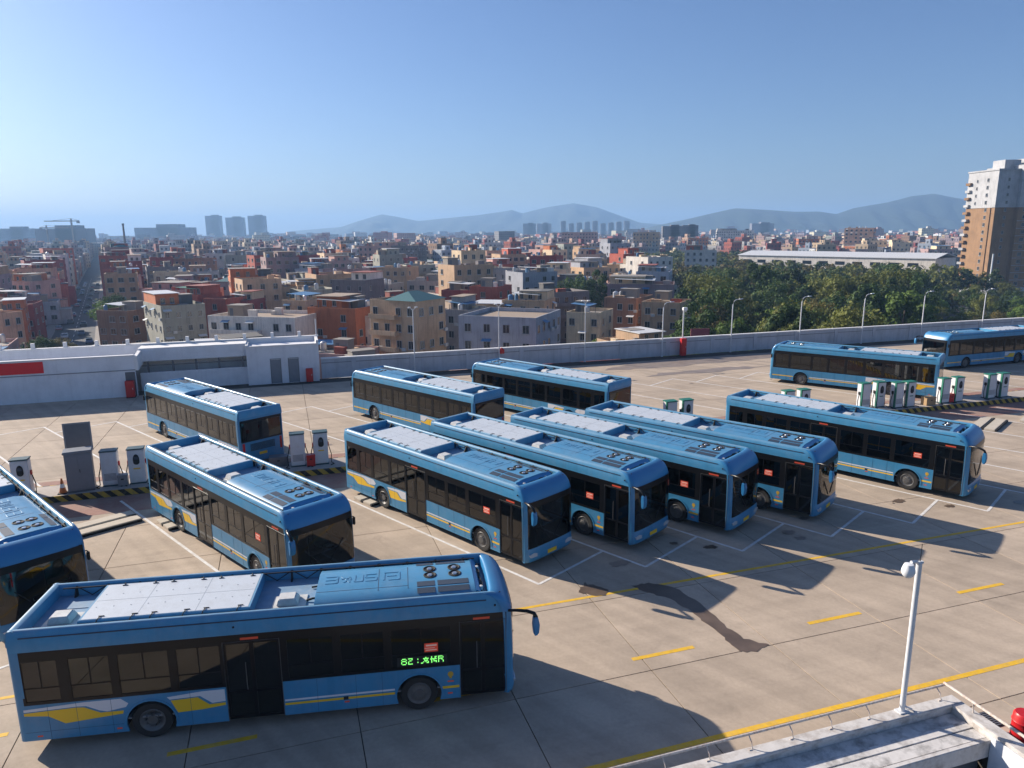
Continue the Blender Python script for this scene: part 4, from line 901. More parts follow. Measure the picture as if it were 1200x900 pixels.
near(712, 196, 790, 192, 333, 12, 'mauve', 'white metal', 'mauve long building standing behind the brown and tan houses', seed=9)
near(752, 162, 797, 158, 354, 10, 'tan', 'tan', 'tan low house at the edge of the wood', 'house', seed=10, fr=3)
near(360, 152, 416, 148, 361, 11, 'rust orange', 'white metal', 'rust orange brick building above a blue awning', seed=11, fr=2, sd=3)
near(243, 148, 345, 143, 371, 13, 'white', 'tan', 'white long building with open balconies behind the shed', seed=12, balc=True, fr=7)
near(188, 160, 240, 166, 357, 16, 'grey green', 'dark', 'grey green three storey block with small windows', seed=13, fr=4, wk=2)
near(166, 203, 228, 198, 340, 12, 'pink', 'red tile', 'pale pink house with dark red roof behind the grey green block', 'house', seed=14)
near(238, 182, 264, 180, 350, 9, 'brick red', 'concrete', 'small brick red cube house beside the white metal canopy', 'house', seed=15, fr=1)
near(266, 186, 290, 185, 352, 9, 'dark red', 'white metal', 'dark red hut with a white metal canopy roof', 'house', seed=16, fr=2)
near(517, 193, 550, 191, 340, 12, 'dark red', 'white metal', 'dark red workshop under a white sheet roof', seed=17, fr=2)
near(550, 187, 582, 184, 336, 10, 'brick red', 'concrete', 'plain brick red block beside the dark red workshop', seed=18, fr=1)
near(420, 152, 433, 151, 370, 9, 'white', 'red tile', 'narrow white house with red roof beside the beige building', 'house', seed=19, fr=1)
near(588, 163, 638, 160, 352, 10, 'tan', 'white metal', 'tan house with white sheet canopy behind the blue grey building', 'house', seed=20, fr=3)
near(522, 150, 548, 148, 363, 9, 'grey', 'blue metal', 'small grey house with a blue sheet roof', 'house', seed=21, fr=2)
near(398, 243, 455, 238, 333, 12, 'grey', 'concrete', 'grey long house behind the beige building', 'house', seed=22)
near(592, 262, 636, 258, 324, 12, 'blue grey', 'concrete', 'pale blue grey block in the middle of the town', seed=23)
near(637, 264, 680, 260, 324, 12, 'grey green', 'concrete', 'grey green block beside the dark tree clump', seed=24)
near(592, 322, 640, 318, 305, 12, 'peach', 'tan', 'peach five storey building in the middle of the town', seed=25)
near(675, 332, 703, 328, 298, 12, 'cream', 'red tile', 'cream villa with red roof hut beside the wood', 'house', seed=26, balc=True)
near(458, 422, 490, 418, 288, 14, 'dark grey', 'concrete', 'dark grey bare concrete frame building', seed=27)
near(420, 432, 458, 428, 288, 14, 'pink', 'concrete', 'tall pink building beside the dark bare frame', seed=28)
near(310, 332, 346, 328, 303, 12, 'tan', 'concrete', 'tan orange building in the old town', seed=29)
near(345, 282, 378, 278, 315, 10, 'blue grey', 'white metal', 'bright blue grey house with white canopy', 'house', seed=30)
near(404, 216, 427, 214, 333, 9, 'cream', 'red tile', 'cream narrow house with red roof edge', 'house', seed=31, fr=2)
near(378, 272, 414, 268, 315, 12, 'mauve', 'concrete', 'mauve plain block behind the cream narrow house', seed=32)
near(255, 252, 296, 248, 326, 12, 'brick red', 'concrete', 'brick red block with dark openings in the old town', seed=33)
near(296, 225, 330, 222, 338, 10, 'pink', 'white metal', 'pink house with white sheet roof', 'house', seed=34)
near(330, 178, 358, 176, 352, 10, 'beige', 'blue metal', 'beige house with blue sheet roof beside the orange building', 'house', seed=35)
near(138, 302, 166, 306, 306, 14, 'dark red', 'concrete', 'dark red street corner building', seed=36)
near(136, 262, 165, 266, 322, 13, 'pink', 'white metal', 'pink street side house with metal canopy', 'house', seed=37)
near(0, 160, 26, 166, 366, 14, 'peach', 'tan', 'peach house with wide roof terrace by the street', 'house', seed=38)
near(4, 212, 47, 220, 347, 15, 'mauve', 'white metal', 'mauve house with two white metal canopies', 'house', seed=39)
near(28, 330, 76, 340, 305, 16, 'dark red', 'white metal', 'dark red long building by the street', seed=40)
near(50, 430, 86, 440, 291, 16, 'brick red', 'concrete', 'brick red block further up the street', seed=41)
near(196, 322, 233, 318, 303, 12, 'brown', 'concrete', 'brown beige building with roof hut', seed=42)
near(240, 362, 262, 360, 297, 11, 'white', 'red tile', 'white tower house with red roof hut', 'house', seed=43)
near(264, 352, 300, 348, 299, 12, 'grey green', 'concrete', 'grey green block beside the white tower house', seed=44)
near(803, 384, 840, 380, 293, 12, 'white', 'dark', 'white house with dark roof among the trees', 'house', seed=45)
near(990, 622, 1024, 610, 267, 18, 'peach', 'concrete', 'tall peach apartment block beyond the long white hall', seed=46, fr=6, wk=1)
near(1014, 560, 1040, 556, 282, 14, 'cream', 'concrete', 'cream low block beside the peach apartment block', seed=47)
near(1046, 540, 1070, 536, 284, 14, 'cream', 'concrete', 'cream block with green shed beside it', seed=48)
near(1088, 470, 1118, 466, 292, 20, 'mauve', 'dark', 'mauve grey block between the white hall and the tower', seed=49)
near(936, 640, 960, 636, 280, 16, 'rust orange', 'concrete', 'rust orange block behind the long white hall', seed=50)
near(806, 705, 830, 700, 279, 16, 'rust orange', 'concrete', 'bright rust orange block beyond the wood', seed=51)
near(742, 640, 772, 634, 272, 18, 'beige', 'concrete', 'tall beige block at the head of the wood', seed=52)
near(840, 905, 884, 895, 270, 22, 'white', 'blue metal', 'white and blue hall with sheet roof far beyond the wood', seed=53)
near(658, 720, 700, 715, 272, 20, 'pink', 'concrete', 'wide pink block beneath the hill', seed=54)

# the long white hall behind the wood
A, B = at_y(866, 299, 430), at_y(1096, 309, 352)
yaw = math.atan2(B.y - A.y, B.x - A.x); L_ = math.hypot(B.x - A.x, B.y - A.y); hh = A.z - GZ
o = thing('long_hall', 'long low white hall with pale roof behind the wood', 'hall', (A.x, A.y, GZ), yaw); OCC += [(A.x + (B.x - A.x) * t + 8, A.y + (B.y - A.y) * t + 14, 24) for t in (.08, .3, .5, .7, .92)]
MB().box(0, L_, 0, 30, 0, hh).build('wall', WM['white'], o); MB().ext([(-.6, hh), (15, hh + 2.2), (30.6, hh), (30.6, hh + .3), (15, hh + 2.5), (-.6, hh + .3)], -.5, L_ + .5, 'x').build('roof', RM['white metal'], o)
for i in range(int(L_ / 9)): MB().box(3 + i * 9, 8 + i * 9, -.06, 0, hh - 4, hh - 2.2).build('window', M_wpane, o)

# the brown apartment tower
C0 = at_y(1153, 345, 306); tz = lambda y: CAM_H + (272 - y) * 306 / 820.0
TW, TD = 30.0, 17.5
o = thing('apartment_tower', 'tall brown apartment tower with a white crown of top floors', 'tower', (C0.x, C0.y, GZ), R(4)); OCC.append((C0.x + 13, C0.y + 8, 24))
M_tb = wallmat('tower_brown', (.25, .145, .075)); M_tw = wallmat('tower_white', (.40, .40, .41))
h1, h2 = tz(249) - GZ, tz(209) - GZ
MB().box(0, 9, 0, TD, 0, h1).box(9, TW, -1.6, TD + 1.5, 0, h1).build('shaft', M_tb, o)
MB().box(-.25, 9, -.25, TD + .2, h1, h2).box(9, TW, -1.9, TD + 1.7, h1, h2 + 1.5).build('crown', M_tw, o)
MB().box(-.9, TW, -2.4, TD + 2, 0, 4.5).build('podium', M_tw, o)
MB().box(-.02, 8.98, 2.2, 3.8, 4.6, h1 - .02).build('pilaster', M_tb, o).location.x = -.35
MB().box(5, 12, 4, 11, h2, h2 + 4.5).box(14, 22, 3, 12, h2 + 1.5, h2 + 5).build('roof_house', M_tw, o); MB().box(-.6, 9, -.6, TD + .5, h2, h2 + .6).box(9, TW, -2.2, TD + 2, h2 + 1.5, h2 + 2.1).build('cornice', M_tw, o)
nfl = int((h2 - 6) / 3.05)
for k in range(nfl):
    z = 5.5 + k * 3.05
    link('window', WIN[0], o, (-.0 if z < h1 - 1.5 else -.25, 5.4, z), -math.pi / 2)
    if z > h1: link('window', WIN[2], o, (-.25, 11.8, z), -math.pi / 2)
    b = MB().box(-1.3, 0, TD - 2.6, TD + .1, z - .9, z - .72).box(-1.3, -1.2, TD - 2.6, TD + .1, z - .72, z + .15).box(-1.2, 0, TD - 2.6, TD - 2.5, z - .72, z + .15)
    b.build('balcony', M_tw if k % 2 else M_tb, o)
    for x in (4.5,): link('window', WIN[2], o, (x, 0 if z < h1 - 1.5 else -.25, z), 0)
    for x in (12, 16.5, 21, 25.5): link('window', WIN[1], o, (x, -1.6 if z < h1 - 1.5 else -1.9, z), 0)
    if z < h1 - 2: MB().box(9, TW, -1.75, -1.6, z - .9, z - .7).build('ledge', M_tw, o)
MB().lathe([(.45, 0), (.28, 19)], 10, 'z', (-5.0, -9, 0)).build('mast', M_post, o)

# the street running away between the houses
M_asph = mat('asphalt', (.055, .057, .062), rough=.85, var=.15, scale=.2)
S0 = Vector((-117, 188, 0)); SD = Vector((-.485, .875, 0)); SN = Vector((.875, .485, 0))
def sp(s, t, z=GZ): p = S0 + SD * s + SN * t; return (p.x, p.y, z)
st = MB().add([sp(-60, -5.5, GZ + .05), sp(-60, 5.5, GZ + .05), sp(1300, 5.5, GZ + .05), sp(1300, -5.5, GZ + .05)], [(0, 1, 2, 3)]).build('street', M_asph); tag(st, kind='structure')
for t in (-7, 7):
    a, b = (t - 1.5, t + 1.5); pv = MB().add([sp(-60, a, GZ), sp(-60, b, GZ), sp(1300, b, GZ), sp(1300, a, GZ), sp(-60, a, GZ + .17), sp(-60, b, GZ + .17), sp(1300, b, GZ + .17), sp(1300, a, GZ + .17)], [(4, 5, 6, 7), (0, 1, 5, 4), (1, 2, 6, 5), (2, 3, 7, 6), (3, 0, 4, 7)]).build('pavement', RM['concrete']); tag(pv, kind='structure')
for k in range(30): MB().add([sp(k * 12, -.1, GZ + .056), sp(k * 12, .1, GZ + .056), sp(k * 12 + 5, .1, GZ + .056), sp(k * 12 + 5, -.1, GZ + .056)], [(0, 1, 2, 3)]).build('lane_dash', M_wht, st)
CARC = {'white': (.65, .65, .65), 'black': (.02, .02, .022), 'silver': (.35, .36, .38), 'dark red': (.22, .02, .02), 'blue': (.04, .09, .22)}
def car_mesh():
    b = MB().ext([(-2.2, .35), (-2.2, .85), (-2.0, .95), (-1.2, 1.0), (.9, .98), (1.9, .85), (2.2, .65), (2.2, .35)], -.88, .88, 'y')
    return b
cb = car_mesh(); cg = MB().ext([(-1.75, .98), (-1.2, 1.45), (.3, 1.45), (1.05, .98)], -.78, .78, 'y'); cw = MB().lathe([(0, -.1), (.32, -.1), (.32, .1), (0, .1)], 14, 'y')
cgm = cg.mesh('cabin', M_wpane, bevel=.05); cwm = cw.mesh('wheel', M_rubber)
cbm = {k: car_mesh().mesh('body', mat('car_' + k.replace(' ', '_'), c, rough=.3, coat=.4), bevel=.06) for k, c in CARC.items()}
rc = random.Random(5)
for i in range(26):
    k = rc.choice(list(CARC)); side_ = -1 if i % 2 else 1; parked = i % 3 == 0
    p = sp(8 + i * 11 + rc.uniform(-3, 3), side_ * (4.4 if parked else 2.0), GZ + .055); hd_ = math.atan2(SD.y, SD.x) + (math.pi if side_ < 0 else 0)
    lab = '%s car %s on the street between the houses' % (k, 'parked at the kerb' if parked else 'driving')
    o = thing('car', lab, 'car', p, hd_, 'cars on the street, ' + k + (' parked' if parked else ' driving'))
    link('body', cbm[k], o); link('cabin', cgm, o)
    for x in (-1.35, 1.4):
        for y in (-.82, .82): link('wheel', cwm, o, (x, y, .32))

# ---------------- trees
def leaf_mat(name, c):
    m = bpy.data.materials.new(name); m.use_nodes = True; t = m.node_tree; N = t.nodes; L = t.links; b = N['Principled BSDF']; b.inputs['Roughness'].default_value = .7; b.inputs['Specular IOR Level'].default_value = .25
    oi = N.new('ShaderNodeObjectInfo'); ge = N.new('ShaderNodeNewGeometry'); nz = N.new('ShaderNodeTexNoise'); nz.inputs['Scale'].default_value = .55; nz.inputs['Detail'].default_value = 3; L.new(ge.outputs['Position'], nz.inputs['Vector'])
    r1 = N.new('ShaderNodeMapRange'); r1.inputs[3].default_value = .62; r1.inputs[4].default_value = 1.35; L.new(oi.outputs['Random'], r1.inputs[0])
    r2 = N.new('ShaderNodeMapRange'); r2.inputs[1].default_value = .3; r2.inputs[2].default_value = .7; r2.inputs[3].default_value = .55; r2.inputs[4].default_value = 1.5; L.new(nz.outputs[0], r2.inputs[0])
    mm = N.new('ShaderNodeMath'); mm.operation = 'MULTIPLY'; L.new(r1.outputs[0], mm.inputs[0]); L.new(r2.outputs[0], mm.inputs[1])
    hs = N.new('ShaderNodeHueSaturation'); hs.inputs['Color'].default_value = (*c, 1); L.new(mm.outputs[0], hs.inputs['Value']); L.new(hs.outputs[0], b.inputs['Base Color'])
    tl = N.new('ShaderNodeBsdfTranslucent'); L.new(hs.outputs[0], tl.inputs[0]); mx = N.new('ShaderNodeMixShader'); mx.inputs[0].default_value = .25; L.new(b.outputs[0], mx.inputs[1]); L.new(tl.outputs[0], mx.inputs[2]); L.new(mx.outputs[0], N['Material Output'].inputs[0])
    return m
LEAF = [leaf_mat('leaf_dark', (.052, .088, .02)), leaf_mat('leaf_olive', (.115, .125, .026)), leaf_mat('leaf_fresh', (.10, .16, .028)), leaf_mat('leaf_dry', (.16, .13, .035))]
M_bark = mat('bark', (.09, .07, .055), rough=.95, var=.2)
def crown_arrays(seed, rx, rz, cz, clumps, per, ls):
    r = np.random.default_rng(seed); cs = []
    for i in range(clumps):
        a = r.uniform(0, 2 * np.pi); q = r.uniform(-.75, 1.0); rad = np.sqrt(max(0, 1 - q * q)) * r.uniform(.45, 1.0)
        cs.append((rx * rad * np.cos(a), rx * rad * np.sin(a), cz + rz * q * r.uniform(.7, 1), rx * r.uniform(.26, .44)))
    V = []
    for x, y, z, s_ in cs:
        n = int(per * (.6 + .8 * r.random())); d = r.normal(size=(n, 3)); d /= np.linalg.norm(d, axis=1)[:, None]; d[:, 2] = d[:, 2] * .8 + .12
        p = np.array([x, y, z]) + d * s_ * (r.uniform(.5, 1.05, (n, 1)))
        t1 = np.cross(d, r.normal(size=(n, 3))); t1 /= np.linalg.norm(t1, axis=1)[:, None]; t2 = np.cross(d + .5 * r.normal(size=(n, 3)), t1); t2 /= np.linalg.norm(t2, axis=1)[:, None]
        e = ls * r.uniform(.6, 1.3, (n, 1))
        V.append(np.stack([p - t1 * e * .5, p + t2 * e * .32, p + t1 * e * .5, p - t2 * e * .32], 1).reshape(-1, 3))
    return np.concatenate(V)
def quads_mesh(name, V, m):
    n = len(V) // 4; me = bpy.data.meshes.new(name); me.vertices.add(len(V)); me.vertices.foreach_set('co', V.astype(np.float32).ravel()); me.loops.add(n * 4); me.loops.foreach_set('vertex_index', np.arange(n * 4, dtype=np.int32)); me.polygons.add(n); me.polygons.foreach_set('loop_start', np.arange(0, n * 4, 4, dtype=np.int32)); me.update(calc_edges=True); me.validate(); me.materials.append(m); return me
def trunk_mesh(seed, h, r0, sp_):
    rr = random.Random(seed); mb = MB().tube([(0, 0, 0), (.1, .05, h * .35), (-.05, .1, h * .7), (0, 0, h)], [r0, r0 * .75, r0 * .55, r0 * .3], 7)
    for i in range(5):
        a = rr.uniform(0, 6.28); z = h * rr.uniform(.4, .75); q = sp_ * rr.uniform(.5, .8); mb.tube([(0, 0, z), (q * .5 * math.cos(a), q * .5 * math.sin(a), z + h * .18), (q * math.cos(a), q * math.sin(a), z + h * .3)], [r0 * .4, r0 * .28, r0 * .12], 5)
    return mb.mesh('trunk', M_bark)
KINDS_T = []
for kd, (rx, rz, cz, hT, lf, nm) in enumerate([(4.6, 3.4, 8.2, 8.5, 0, 'dark broad'), (4.0, 3.6, 8.0, 8.5, 1, 'olive rounded'), (3.8, 3.0, 7.0, 7.5, 2, 'fresh green'), (4.2, 2.8, 7.4, 7.8, 3, 'dry brownish'), (3.2, 4.6, 9.2, 10, 0, 'tall dark'), (5.4, 3.2, 8.6, 8.5, 1, 'wide olive')]):
    vs_ = []
    for q in range(2): vs_.append((quads_mesh('crown', crown_arrays(10 * kd + q, rx, rz, cz, 24, 130, .5), LEAF[lf]), trunk_mesh(kd * 7 + q, hT, .28, rx * .8)))
    KINDS_T.append((nm, rx, vs_))
TREES = []
def tree(x, y, s, kd, where, rng_):
    nm, rx, vs_ = KINDS_T[kd]; cr, tr = vs_[rng_.randint(0, 1)]
    o = thing('tree', '%s tree %s' % (nm, where), 'tree', (x, y, GZ), rng_.uniform(0, 6.28), nm + ' trees ' + where); o.scale = (s * rng_.uniform(.85, 1.15), s * rng_.uniform(.85, 1.15), s * rng_.uniform(.78, 1.22))
    link('trunk', tr, o); link('crown', cr, o); OCC.append((x, y, rx * s * .5))
rt = random.Random(21)
def v_of(x, y): return -x * UY + y * UX
def bear(x, y): return 600 + 858 * x / y      # rough picture column of a far bearing
cand = []
yy = 70
while yy < 640:
    xx = -.05 * yy
    while xx < .76 * yy:
        x, y = xx + rt.uniform(-3, 3), yy + rt.uniform(-3, 3); px = bear(x, y); dist = math.hypot(x, y)
        ok = (px > 808 and 100 < y < (420 if px < 860 else 400 - (px - 860) * .34)) or (690 + (560 - y) * .35 < px < 905 and 330 < y < 590) or (px > 1085 and y < 255) or (px > 770 and 100 < y < 140)
        if ok and px < 1245 and v_of(x, y) > 76 and all((x - a) ** 2 + (y - b) ** 2 > (c + 3) ** 2 for a, b, c in OCC if c > 5): cand.append((y, x))
        xx += 8.0 if yy < 320 else 8.6
    yy += 7.4 if yy < 320 else 8.2
cand.sort()
# trees hidden behind the parapet show nothing: start where the crowns clear it
vis = [(y, x) for y, x in cand if 272 + 840 * (29 - 12.5) / y < 398]
for y, x in vis[:285]:
    tree(x, y, (rt.uniform(.45, .7) if bear(x, y) > 1085 else rt.uniform(.65, 1.0) if y > 265 else rt.uniform(.7, 1.35)), rt.choices(range(6), (5, 4, 3, 2, 2, 3))[0], 'in the wood beyond the parapet', rt)
farv = [crown_arrays(900 + k, 4.6, 3.6, 8.0, 14, 26, 1.25) for k in range(5)]
fw = {0: [], 1: [], 3: []}
for y, x in vis[285:]:
    V = farv[rt.randint(0, 4)] * rt.uniform(.8, 1.2); V = V + np.array([x, y, GZ]); fw[rt.choice((0, 0, 1, 1, 3))].append(V)
for k, L_ in fw.items():
    if L_: tag(quads_mesh and link('far_wood', quads_mesh('far_wood', np.concatenate(L_), LEAF[k])), ['dark green mass of far trees', 'olive green mass of far trees', '', 'brownish mass of far trees'][k] + ' behind the wood', 'wood', kind='stuff')
for (px, D, s, kd, wh) in ((118, 205, 1.0, 2, 'by the street behind the ramp shed'), (126, 215, 1.1, 0, 'by the street behind the ramp shed'), (133, 222, 1.0, 2, 'by the street behind the ramp shed'), (150, 225, .95, 0, 'by the street behind the ramp shed'), (42, 150, .75, 1, 'by the street behind the ramp shed'), (58, 152, .72, 3, 'by the street behind the ramp shed'), (122, 140, .6, 0, 'by the street behind the ramp shed'), (30, 146, .7, 0, 'by the street behind the ramp shed'),
        (648, 200, 1.15, 0, 'in the clump beside the town houses'), (660, 206, 1.2, 4, 'in the clump beside the town houses'), (676, 212, 1.2, 0, 'in the clump beside the town houses'), (692, 208, 1.15, 0, 'in the clump beside the town houses'), (700, 216, 1.1, 4, 'in the clump beside the town houses'), (580, 196, 1.0, 0, 'in the clump beside the town houses'), (596, 204, 1.05, 0, 'in the clump beside the town houses'), (606, 210, .95, 4, 'in the clump beside the town houses'),
        (530, 380, 1.2, 1, 'between the roofs of the town'), (515, 372, 1.2, 2, 'between the roofs of the town'), (580, 345, 1.1, 1, 'between the roofs of the town'), (798, 150, .8, 3, 'by the low houses at the wood'), (775, 146, .7, 2, 'by the low houses at the wood'), (735, 150, .7, 1, 'by the low houses at the wood'), (720, 148, .65, 3, 'by the low houses at the wood'), (700, 146, .65, 2, 'by the low houses at the wood')):
    p = at_y(px, 300, D); tree(p.x, D, s, kd, wh, rt)
# one palm by the white hall
M_palm = LEAF[1]
pp = at_y(1073, 330, 330); o = thing('palm_tree', 'tall palm tree standing above the wood by the white hall', 'palm', (pp.x, 330, GZ)); o.scale = (1.25, 1.25, 1.15)
MB().tube([(0, 0, 0), (.2, 0, 5), (.1, .1, 11)], [.3, .22, .16], 8).build('trunk', M_bark, o)
fr_ = MB()
for i in range(16):
    a = i * 2.4; up_ = .9 - (i % 4) * .45; P_ = [Vector((.1, .1, 11))]
    for k in range(1, 6): t = k / 5; P_.append(Vector((.1 + 3.2 * t * math.cos(a), .1 + 3.2 * t * math.sin(a), 11 + up_ * 2.2 * t - 2.8 * t * t)))
    n_ = Vector((-math.sin(a), math.cos(a), 0))
    for k in range(5): wd_ = .38 * (1 - abs(k / 5 - .4)); fr_.add([P_[k] - n_ * wd_, P_[k + 1] - n_ * wd_ * .8, P_[k + 1] + n_ * wd_ * .8, P_[k] + n_ * wd_], [(0, 1, 2, 3)])
fr_.build('crown', M_palm, o)

# ---------------- the rest of the town: houses one can tell apart, then the far mass
COLW = {'beige': 5, 'grey': 6, 'blue grey': 4, 'brick red': 5, 'rust orange': 2, 'pink': 6, 'white': 4, 'mauve': 7, 'brown': 4, 'cream': 3, 'grey green': 3, 'dark red': 4, 'tan': 4, 'dark grey': 2, 'peach': 2}
NUMW = {2: 'two', 3: 'three', 4: 'four', 5: 'five', 6: 'six', 7: 'seven', 8: 'eight'}
rb = random.Random(77); spots = []
for i in range(-30, 90):
    for j in range(-60, 90):
        s_, t_ = i * 15.5 + (j % 3) * 2.0, j * 14.0 + (3.5 if (j // 2) % 2 else 0)
        p = S0 + SD * s_ + SN * (t_ + 15.5 if t_ >= 0 else t_ - 1.5); x, y = p.x + rb.uniform(-1.6, 1.6), p.y + rb.uniform(-1.6, 1.6)
        if y < 100: continue
        px = bear(x, y)
        if not -70 < px < 1270 or v_of(x, y) < 92 or y > 1000: continue
        if px > 770 and y < 440 or (690 + (560 - y) * .35 < px < 905 and 320 < y < 600): continue
        if px > 860 and y < 480: continue
        if rb.random() < .06: continue
        spots.append((y, x))
spots.sort(); n_ind = 0; FAR = []
def free(x, y, r): return all((x - a) ** 2 + (y - b) ** 2 > (r + c) ** 2 for a, b, c in OCC)
def rnd_roof(): return rb.choices(['concrete', 'tan', 'dark', 'red tile', 'white metal', 'blue metal', 'green', 'teal'], (8, 6, 3, 3, 5, 2, 1, .6))[0]
for y, x in spots:
    col = rb.choices(list(COLW), list(COLW.values()))[0]; w_, d_ = rb.uniform(8, 13), rb.uniform(8.5, 13); fl = rb.choices((2, 3, 4, 5, 6, 7), (1, 4, 6, 5, 2.2, .6))[0]
    if y < 190: fl = min(fl, 3)
    if y < 150: fl = 2
    h_ = fl * 3.1 + .8; yaw = R(29) + R(rb.choice((0, 0, 0, -8, 6, -45))) + R(rb.uniform(-4, 4)); rk = rnd_roof()
    if not free(x, y, 5.2): continue
    if n_ind < 238 and y < 470:
        n_ind += 1
        rt_ = {'concrete': 'bare flat roof', 'tan': 'tan flat roof', 'dark': 'dark flat roof', 'red tile': 'red roof terrace', 'white metal': 'white roof canopy', 'blue metal': 'blue roof canopy', 'green': 'green roof canopy', 'teal': 'teal hip roof'}[rk]
        lab = '%s %s storey house with %s in the town' % (col, NUMW[fl], rt_)
        c_, s2 = math.cos(yaw), math.sin(yaw); P = (x - (w_ / 2) * c_ + (d_ / 2) * s2, y - (w_ / 2) * s2 - (d_ / 2) * c_)
        building('house', lab, 'house', P, yaw, w_, d_, h_, col, rk, rb.randint(0, 9999), single=False, balc=rb.random() < .25, group='%s %s storey town houses, %s' % (col, NUMW[fl], rt_), wk=rb.randint(0, 2), sd=2)
    else: FAR.append((x, y, w_, d_, h_, yaw, WALLS[col], ROOFS[rk]))
rf = random.Random(3)
y = 1000
while y < 3000:
    st_ = 34 if y < 1800 else 60; x = -.80 * y
    while x < .80 * y:
        if rf.random() < .8:
            px = bear(x, y); tall = rf.random() < (.05 if px < 760 else .03)
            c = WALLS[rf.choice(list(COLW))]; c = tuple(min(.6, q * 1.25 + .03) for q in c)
            FAR.append((x + rf.uniform(-12, 12), y + rf.uniform(-12, 12), rf.uniform(14, 34), rf.uniform(12, 24), rf.uniform(8, 20) * (1.6 if tall else 1) + max(0, y - 1300) / 1700 * rf.uniform(0, 22) * (1 if px < 800 else .8), rf.uniform(-.6, .6), c, ROOFS[rf.choice(('concrete', 'tan', 'dark', 'white metal', 'red tile'))]))
        x += st_
    y += st_
def far_mat():
    m = bpy.data.materials.new('far_town'); m.use_nodes = True; t = m.node_tree; N = t.nodes; L = t.links; b = N['Principled BSDF']; b.inputs['Roughness'].default_value = .9
    at = N.new('ShaderNodeAttribute'); at.attribute_name = 'wallcol'; uvn = N.new('ShaderNodeUVMap'); uvn.uv_map = 'storey'; spx = N.new('ShaderNodeSeparateXYZ'); L.new(uvn.outputs[0], spx.inputs[0])
    def m2(op, a, b_):
        k = N.new('ShaderNodeMath'); k.operation = op
        for i_, q in enumerate((a, b_)):
            if isinstance(q, (int, float)): k.inputs[i_].default_value = q
            else: L.new(q, k.inputs[i_])
        return k.outputs[0]
    fx, fy = m2('FRACT', spx.outputs[0], 0), m2('FRACT', spx.outputs[1], 0)
    inside = m2('MULTIPLY', m2('MULTIPLY', m2('GREATER_THAN', fx, .28), m2('LESS_THAN', fx, .72)), m2('MULTIPLY', m2('GREATER_THAN', fy, .3), m2('LESS_THAN', fy, .78)))
    mx = N.new('ShaderNodeMix'); mx.data_type = 'RGBA'; L.new(m2('MULTIPLY', inside, .8), mx.inputs[0]); L.new(at.outputs[0], mx.inputs[6]); mx.inputs[7].default_value = (.03, .035, .04, 1); L.new(mx.outputs[2], b.inputs['Base Color'])
    return m
M_far = far_mat()
def far_mesh(name, items):
    vs, fs, cs, us = [], [], [], []
    for x, y, w_, d_, h_, yaw, cw_, cr_ in items:
        c_, s2 = math.cos(yaw), math.sin(yaw); o_ = len(vs)
        for z in (0, h_):
            for a, b in ((-w_ / 2, -d_ / 2), (w_ / 2, -d_ / 2), (w_ / 2, d_ / 2), (-w_ / 2, d_ / 2)): vs.append((x + a * c_ - b * s2, y + a * s2 + b * c_, GZ + z))
        fs += [(o_, o_ + 1, o_ + 5, o_ + 4), (o_ + 1, o_ + 2, o_ + 6, o_ + 5), (o_ + 2, o_ + 3, o_ + 7, o_ + 6), (o_ + 3, o_, o_ + 4, o_ + 7), (o_ + 4, o_ + 5, o_ + 6, o_ + 7)]
        cs += [cw_] * 4 + [cr_]
        for ln in (w_, d_, w_, d_): n_ = max(1, round(ln / 2.8)); k_ = h_ / 3.1; us += [(0, 0), (n_, 0), (n_, k_), (0, k_)]
        us += [(.1, .1)] * 4
    me = bpy.data.meshes.new(name); me.from_pydata(vs, [], fs); a = me.attributes.new('wallcol', 'FLOAT_COLOR', 'FACE'); a.data.foreach_set('color', [q for c in cs for q in (*c, 1)])
    u_ = me.uv_layers.new(name='storey'); u_.data.foreach_set('uv', [q for p in us for q in p]); me.materials.append(M_far); me.update(); return me
# small roof huts keep the far skyline ragged
EX = []
for (x, y, w_, d_, h_, yaw, cw_, cr_) in FAR:
    if y < 1600 and rf.random() < .8:
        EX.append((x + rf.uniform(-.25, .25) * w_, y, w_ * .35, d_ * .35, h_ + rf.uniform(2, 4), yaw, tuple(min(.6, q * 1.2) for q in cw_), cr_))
tag(link('far_town', far_mesh('far_town', FAR + EX)), 'mass of low far houses spreading to the hills', 'town', kind='stuff')

# far blocks one can name
def block(px0, px1, ytop, D, col, label, n=1, cat='tower block', group=None):
    A, B = at_y(px0, ytop, D), at_y(px1, ytop, D); w_ = B.x - A.x
    o = link('tower_block', far_mesh('tower_block', [((A.x + B.x) / 2, D, w_, w_ * .3, A.z - GZ, 0, col, ROOFS['concrete']), ((A.x + B.x) / 2 + w_ * .1, D, w_ * .4, w_ * .3, A.z - GZ + w_ * .06, 0, col, ROOFS['concrete'])])); tag(o, label, cat, group); return o
for a in ((241, 259), (265, 286), (291, 311)): block(a[0], a[1], 253 if a[0] != 265 else 255, 2600, (.16, .19, .24), 'one of three lone grey tower blocks fading in the haze', group='three lone tower blocks in the haze')
for k in range(9): block(657 + k * 9.3, 657 + k * 9.3 + 6.5, 259 + (k * 7 % 4), 2400, (.30, .31, .34), 'slim pale tower block in the row at the foot of the hill', group='row of pale tower blocks under the hill')
block(613, 628, 262, 2300, (.14, .15, .17), 'broad dark tower block at the foot of the left hill'); block(629, 646, 262, 2320, (.42, .42, .43), 'broad pale tower block beside the dark one under the hill')
block(880, 906, 262, 2000, (.22, .22, .25), 'mauve slab block at the foot of the right hill')
block(776, 800, 265, 900, (.16, .16, .18), 'dark grey frame block beyond the wood'); block(800, 818, 264, 920, (.14, .15, .18), 'dark blue grey frame block beyond the wood')
